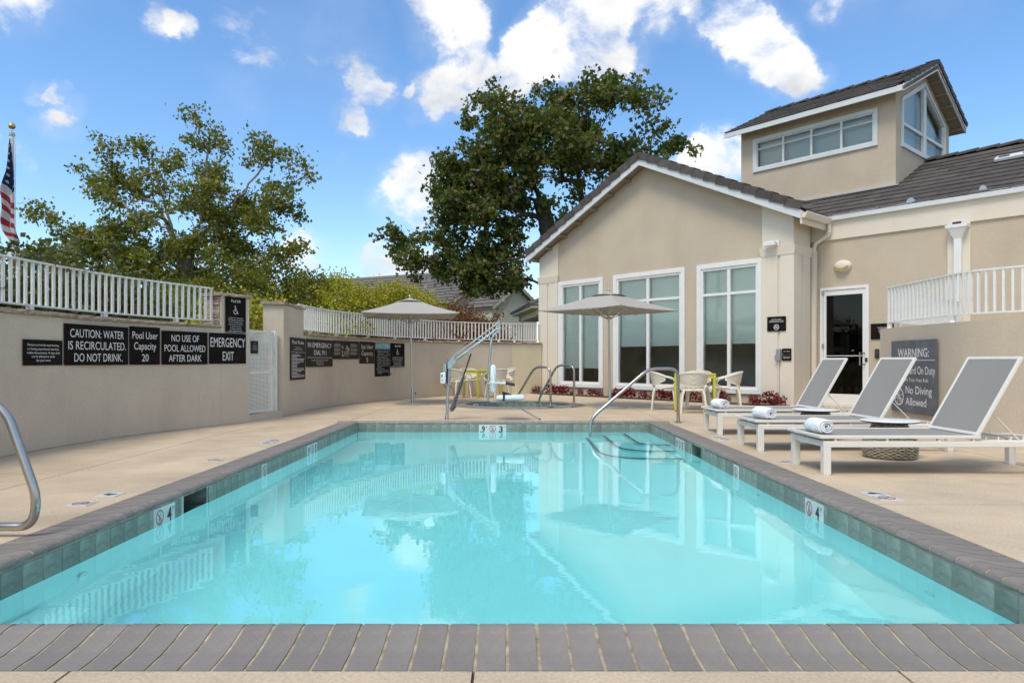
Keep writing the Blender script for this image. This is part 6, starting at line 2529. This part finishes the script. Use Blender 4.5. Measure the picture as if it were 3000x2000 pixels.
# ------------------------------------------------------------------ trees and shrubs
def leaves_mesh(centers, per, spread, size, seed, flat=.75, fold=.25, lobed=False):
    rs = np.random.RandomState(seed)
    C = np.repeat(np.array(centers), per, axis=0)
    n = len(C)
    off = rs.normal(size=(n, 3)) * np.array([spread, spread, spread * flat])
    P = C + off
    d = rs.normal(size=(n, 3))
    d[:, 2] -= .25
    d /= np.linalg.norm(d, axis=1)[:, None]
    q = rs.normal(size=(n, 3))
    q[:, 2] *= .6
    s = np.cross(d, q)
    s /= np.linalg.norm(s, axis=1)[:, None]
    nn = np.cross(d, s)
    L = size * rs.uniform(.6, 1.25, n)[:, None]
    if not lobed:
        V = np.stack([P, P + d * L * .45 + s * L * .42 + nn * L * fold * .5, P + d * L, P + d * L * .45 - s * L * .42 + nn * L * fold * .5], axis=1).reshape(-1, 3)
        k = 4
        F = [(4 * i, 4 * i + 1, 4 * i + 2, 4 * i + 3) for i in range(n)]
    else:
        V = np.stack([P, P + d * L * .25 + s * L * .55, P + d * L * .45 + s * L * .22, P + d * L * .8 + s * L * .38, P + d * L * 1.05,
                      P + d * L * .8 - s * L * .38, P + d * L * .45 - s * L * .22, P + d * L * .25 - s * L * .55], axis=1).reshape(-1, 3)
        F = [tuple(range(8 * i, 8 * i + 8)) for i in range(n)]
    me = bpy.data.meshes.new('crown')
    k = len(V) // n
    me.vertices.add(len(V))
    me.vertices.foreach_set('co', V.astype(np.float32).ravel())
    me.loops.add(n * k)
    me.loops.foreach_set('vertex_index', np.arange(n * k, dtype=np.int32))
    me.polygons.add(n)
    me.polygons.foreach_set('loop_start', np.arange(0, n * k, k, dtype=np.int32))
    me.polygons.foreach_set('loop_total', np.full(n, k, dtype=np.int32))
    me.update(calc_edges=True)
    me.validate()
    return me

def make_tree(name, label, cat, base, trunk, limbs, blobs, n_cl, per, spread, size, lm, bmat_, seed, r0=.2, lobed=False, hollow=.42, group=None, twig=.012, spray=.3):
    """all geometry given in metres relative to base"""
    rs = np.random.RandomState(seed)
    t = thing(name, label, cat, base, 0, group)
    nodes = [Vector(p) for p in trunk]
    par = [-1] + list(range(len(nodes) - 1))
    for lb in limbs:
        st_ = Vector(lb[0])
        i0 = min(range(len(nodes)), key=lambda i: (nodes[i] - st_).length)
        prev = i0
        pts = cr([nodes[i0]] + [Vector(p) for p in lb[1:]], 4)[1:]
        for p in pts:
            nodes.append(p + Vector(rs.normal(size=3) * .05))
            par.append(prev)
            prev = len(nodes) - 1
    W = np.array([b[6] * b[3] * b[4] * b[5] for b in blobs])
    W = W / W.sum()
    n_sp = max(6, n_cl // 6)
    idx = rs.choice(len(blobs), n_sp, p=W)
    cl = []
    for i in idx:
        b = blobs[i]
        d = rs.normal(size=3)
        d /= np.linalg.norm(d)
        r_ = rs.uniform() ** hollow
        c0 = np.array((b[0] + d[0] * r_ * b[3], b[1] + d[1] * r_ * b[4], b[2] + d[2] * r_ * b[5]))
        k_ = int(rs.randint(4, 9))
        for q in range(k_):
            cl.append(tuple(c0 + rs.normal(size=3) * np.array([1, 1, .7]) * spray))
    n_cl = len(cl)
    cl = np.array(cl)
    top = np.array(nodes[len(trunk) - 1])
    order = np.argsort(np.linalg.norm(cl - top, axis=1))
    NP = [np.array(p) for p in nodes]
    arr = np.zeros((len(NP) + n_cl * 4, 3))
    arr[:len(NP)] = NP
    cnt = len(NP)
    minz = trunk[max(0, len(trunk) - 2)][2]
    arrz = arr
    kids = [0] * (len(arr))
    parl = par + [0] * (len(arr) - len(par))
    for ci in order:
        c = cl[ci]
        A = arr[:cnt]
        dist = np.linalg.norm(A - c, axis=1) + np.maximum(0, A[:, 2] - c[2]) * .8
        dist[:max(0, len(trunk) - 2)] += 50
        j = int(np.argmin(dist))
        a = arr[j].copy()
        L = np.linalg.norm(c - a)
        k = 2 if L < 1.2 else 3
        prev = j
        for q in range(1, k + 1):
            f = q / k
            p = a + (c - a) * f
            p[2] += math.sin(f * math.pi) * L * .10
            if q < k:
                p += rs.normal(size=3) * L * .06
            arr[cnt] = p
            parl[cnt] = prev
            prev = cnt
            cnt += 1
    w_ = np.zeros(cnt)
    haschild = np.zeros(cnt, bool)
    for i in range(1, cnt):
        if parl[i] >= 0:
            haschild[parl[i]] = True
    w_[~haschild] = 1
    for i in range(cnt - 1, 0, -1):
        if parl[i] >= 0:
            w_[parl[i]] += w_[i]
    # parents always precede children except in limbs added before: already ordered
    rad = twig * np.power(np.maximum(w_, 1), .43)
    rad = np.minimum(rad, r0)
    mt_, mb_ = MB(), MB()
    nt_k = len(trunk)
    mt_.tube([Vector(p) for p in trunk], [max(r0 * (1.15 - .35 * i / (nt_k - 1)), rad[min(i, cnt - 1)] * .9) for i in range(nt_k)], 12)
    for i in range(nt_k, cnt):
        p0, p1 = Vector(arr[parl[i]]), Vector(arr[i])
        if (p1 - p0).length < 1e-4:
            continue
        ra, rb = min(rad[parl[i]], rad[i] * 1.35), rad[i]
        mb_.tube([p0, p1], [ra, rb], 4 if rb < .03 else 7, cap=False)
    mt_.build('trunk', bmat_, t, smooth=True)
    mb_.build('branches', bmat_, t, smooth='all', fix=False)
    me = leaves_mesh([tuple(c) for c in cl] + [tuple(arr[i]) for i in range(nt_k, cnt, 3) if rad[i] < .03], per, spread, size, seed + 1, lobed=lobed)
    me.materials.append(lm)
    put('crown', me, t)
    return t

# large dark tree behind the gable: 32 m away, drawn at 16 mm per pixel of the plan sketch
def rel(px, py, s, ox, dy=0.0):
    return ((px - 1496) * s - ox, dy, 1 + (1056 - py) * s)
S2 = .016
ox2 = 2.0
b2_ = []
for px, py, rx, ry, w_ in ((1690, 300, 115, 75, .9), (1780, 265, 65, 45, .8), (1840, 310, 105, 80, .7), (1560, 370, 165, 120, 1), (1470, 330, 90, 60, .8), (1450, 460, 150, 140, 1), (1620, 450, 190, 100, .8), (1850, 440, 110, 70, 1.5), (1945, 420, 60, 40, 1.8),
                          (1370, 600, 110, 130, 1), (1430, 540, 110, 85, .9), (1570, 545, 120, 60, .6), (1320, 560, 50, 80, .8), (1480, 620, 110, 120, .9), (1660, 660, 60, 60, .5), (1270, 690, 95, 80, .9), (1185, 650, 50, 45, .7), (1160, 685, 35, 30, .7), (1235, 745, 95, 55, .9), (1390, 780, 140, 65, 1.1), (1500, 790, 75, 60, 1.0), (1330, 480, 60, 70, .8), (1330, 830, 70, 30, 1), (1760, 540, 90, 70, .7), (1480, 720, 100, 70, .8)):
    x, _, z = rel(px, py, S2, ox2)
    b2_.append((x, 0, z, rx * S2, min(3.4, rx * S2 * 1.2), ry * S2, w_))
make_tree('sycamore_tree', 'large dark green tree towering behind the pool house gable', 'tree', (ox2, 32.0, 0),
          [(0.3, 0, 1.1), (.2, 0, 4), (-.1, .1, 6.2), (-.35, 0, 7.6), (-.65, 0, 8.6)],
          [[(-.65, 0, 8.6), (-1.1, .3, 10), (-1.5, .2, 11.5)], [(-.35, 0, 7.6), (-1.8, -.6, 7.9), (-3.3, -.9, 8.4)], [(-.1, .1, 6.2), (1.3, .5, 8.2), (1.1, .4, 10.4), (.8, .2, 12)],
           [(1.1, .4, 10.4), (2.2, .3, 12.0), (3.1, .2, 13.2)], [(-.1, .1, 6.2), (-2, -1, 5.6), (-4.5, -1, 5.2)], [(.2, 0, 4), (-1.4, -1, 4.9), (-3.0, -1.2, 4.8)]],
          b2_, 1080, 22, .20, .185, leaf_dark, bark_dark, 21, r0=.42, lobed=True, hollow=.45, twig=.016, spray=.44)
# open olive tree on the left
S1 = .0125
ox1 = -11.9
b1_ = []
for px, py, rx, ry, w_ in ((240, 500, 75, 40, .9), (330, 440, 45, 50, .8), (400, 450, 90, 60, .7), (520, 420, 80, 55, .7), (610, 400, 70, 50, .7), (600, 385, 45, 22, .7), (590, 480, 110, 80, .8), (690, 520, 60, 60, .5), (430, 560, 150, 90, .55), (270, 560, 80, 50, .7),
                          (790, 480, 65, 55, .9), (840, 500, 35, 70, 1.0), (770, 590, 85, 70, .9), (640, 620, 160, 110, .7), (450, 680, 200, 90, .7), (230, 700, 130, 70, 1.0), (130, 690, 50, 60, .7), (100, 740, 60, 35, 1.2), (120, 640, 40, 40, .9), (330, 770, 220, 80, .9), (170, 790, 110, 50, 1.1),
                          (620, 780, 230, 100, 1.1), (830, 730, 80, 100, 1.0), (820, 830, 80, 60, 1), (700, 880, 120, 60, 1), (480, 860, 200, 50, .9)):
    x, _, z = rel(px, py, S1, ox1)
    b1_.append((x, 0, z, rx * S1, min(2.6, rx * S1 * 1.2), ry * S1, w_))
make_tree('plane_tree', 'wide open olive green tree with pale limbs behind the left wall', 'tree', (ox1, 25.0, 0),
          [(.1, 0, 1.2), (.1, 0, 2.5), (.0, 0, 4.1), (-.4, .1, 5.2)],
          [[(-.4, .1, 5.2), (-.8, 0, 6.2), (-1.5, 0, 7.0), (-3, .1, 7.5)], [(-.4, .1, 5.2), (-.9, .3, 6.8), (-1.3, .3, 8.3)], [(0, 0, 4.1), (.35, 0, 5.5), (.55, 0, 6.6), (.75, 0, 8.2), (1.0, .1, 9.3)],
           [(0, 0, 4.1), (.5, 0, 5.5), (1.5, -.2, 6.2), (2.5, -.3, 7.4), (3.2, -.2, 8.2)], [(0, 0, 4.1), (-1.8, -.5, 5.0), (-3.8, -.8, 5.5)], [(0, 0, 4.1), (1.4, .5, 4.8), (3, .5, 5.2)]],
          b1_, 1050, 22, .17, .112, leaf_olive, bark_grey, 37, r0=.19, lobed=True, hollow=.5, twig=.014, spray=.26)

def shrub(name, label, x, y, blobs, n_cl, per, spread, size, lm, seed, cat='shrub', group=None, bm_=bark_dark, zb=1.3):
    return make_tree(name, label, cat, (x, y, 0), [(0, 0, zb), (0, 0, zb + .25), (.03, 0, zb + .5)], [], blobs, n_cl, per, spread, size, lm, bm_, seed, r0=.07, hollow=.45, twig=.006, group=group)
def B(x0_, y0_, D, *bl):
    """blobs given as (plan x, height, rx, rz) at distance D, relative to the shrub's base"""
    return [(a - x0_, d_, h, rx, ry, rz, 1.0) for (a, d_, h, rx, ry, rz) in bl]
shrub('tree', 'yellow green bushy tree left of the left parasol canopy', -7.0, 26, [(-.9, 0, 3.3, 1.1, 1, .8, 1), (.2, 0, 3.5, 1.2, 1, .7, 1), (-.2, 0, 2.6, 2.2, 1, .8, 1), (-1.9, 0, 3.6, .7, .7, .7, .6), (.9, .2, 4.1, .35, .4, .7, .35)], 330, 42, .2, .085, leaf_yellow, 41, 'tree')
shrub('tree', 'yellow green shrub behind the left parasol canopy', -4.15, 24, [(0, 0, 2.9, 1.5, 1, .75, 1), (-1.4, 0, 2.6, 1.1, 1, .8, 1), (.3, 0, 3.0, .8, .8, .4, 1)], 300, 44, .2, .08, leaf_yellow, 42, 'tree')
shrub('tree', 'small olive tree between the gate and the yellow shrubs', -10.3, 23, [(0, 0, 2.9, 1.3, 1, .9, 1), (1.0, 0, 3.4, .8, .8, .8, .7), (-1.2, 0, 2.3, 1.4, .9, .8, 1)], 260, 34, .22, .10, leaf_olive, 43, 'tree')
shrub('tree', 'slender olive sapling standing above the yellow shrubs', -8.2, 24, [(0, 0, 4.0, .5, .5, .7, .8), (-.9, 0, 3.9, .7, .6, .6, 1), (1.3, 0, 3.8, .5, .5, .6, .7), (.2, 0, 3.1, 1.6, .7, .6, 1)], 150, 26, .18, .10, leaf_olive, 44, 'tree')
shrub('shrub', 'rust coloured bush behind the far railing, right of the parasol', -1.5, 23.5, [(0, 0, 2.0, .9, .8, .42, 1), (-.7, 0, 2.0, .8, .8, .40, 1), (.55, 0, 2.05, .4, .6, .42, 1)], 300, 24, .15, .08, leaf_rust, 45)
shrub('shrub', 'taller thin orange bush left of the rust coloured bush', -2.1, 24.5, [(0, 0, 2.6, .4, .5, .6, 1), (.4, 0, 2.4, .5, .5, .45, 1), (-.6, 0, 2.4, .4, .5, .6, .7)], 110, 18, .16, .08, leaf_rust, 46)
rg = random.Random(5)
for i in range(8):
    f = i / 7
    s_ = 3.2 + 5.2 * f
    p = PATH_L.at(s_, 1.3 + 1.1 * (i % 2))
    shrub('hedge_shrub', 'dark green shrub behind the railing of the left wall', p.x, p.y, [(0, 0, 1.75, .75, .6, .45, 1)], 70, 30, .16, .085, leaf_hedge, 60 + i, group='green shrubs behind the left railing', zb=1.2)
for i in range(9):
    f = i / 8
    s_ = 1.6 + 7.6 * f
    p = PATH_R.at(s_, 1.2 + .9 * (i % 2))
    shrub('hedge_shrub', 'low shrub behind the far curved railing', p.x, p.y, [(0, 0, 1.65, .75, .6, .38, 1)], 60, 30, .16, .085, leaf_yellow if i < 3 else (leaf_hedge if i < 6 else leaf_rust), 80 + i, group='low shrubs behind the far railing', zb=1.2)
for i, (x_, y_, h_) in enumerate(((-14.2, 19, .55), (-12.0, 19.5, .75), (-10, 19, .75), (-8.2, 19.5, .8), (-16.5, 20, .4), (-9.2, 16.5, .45), (-7.2, 17.5, .6))):
    shrub('hedge_shrub', 'tall hedge bush under the wide olive tree', x_, y_, [(0, 0, 1.3 + h_, 1.35, 1, h_, 1)], 200, 44, .22, .085, leaf_hedge if i % 2 else leaf_olive, 100 + i, group='hedge bushes under the olive tree', zb=1.2)
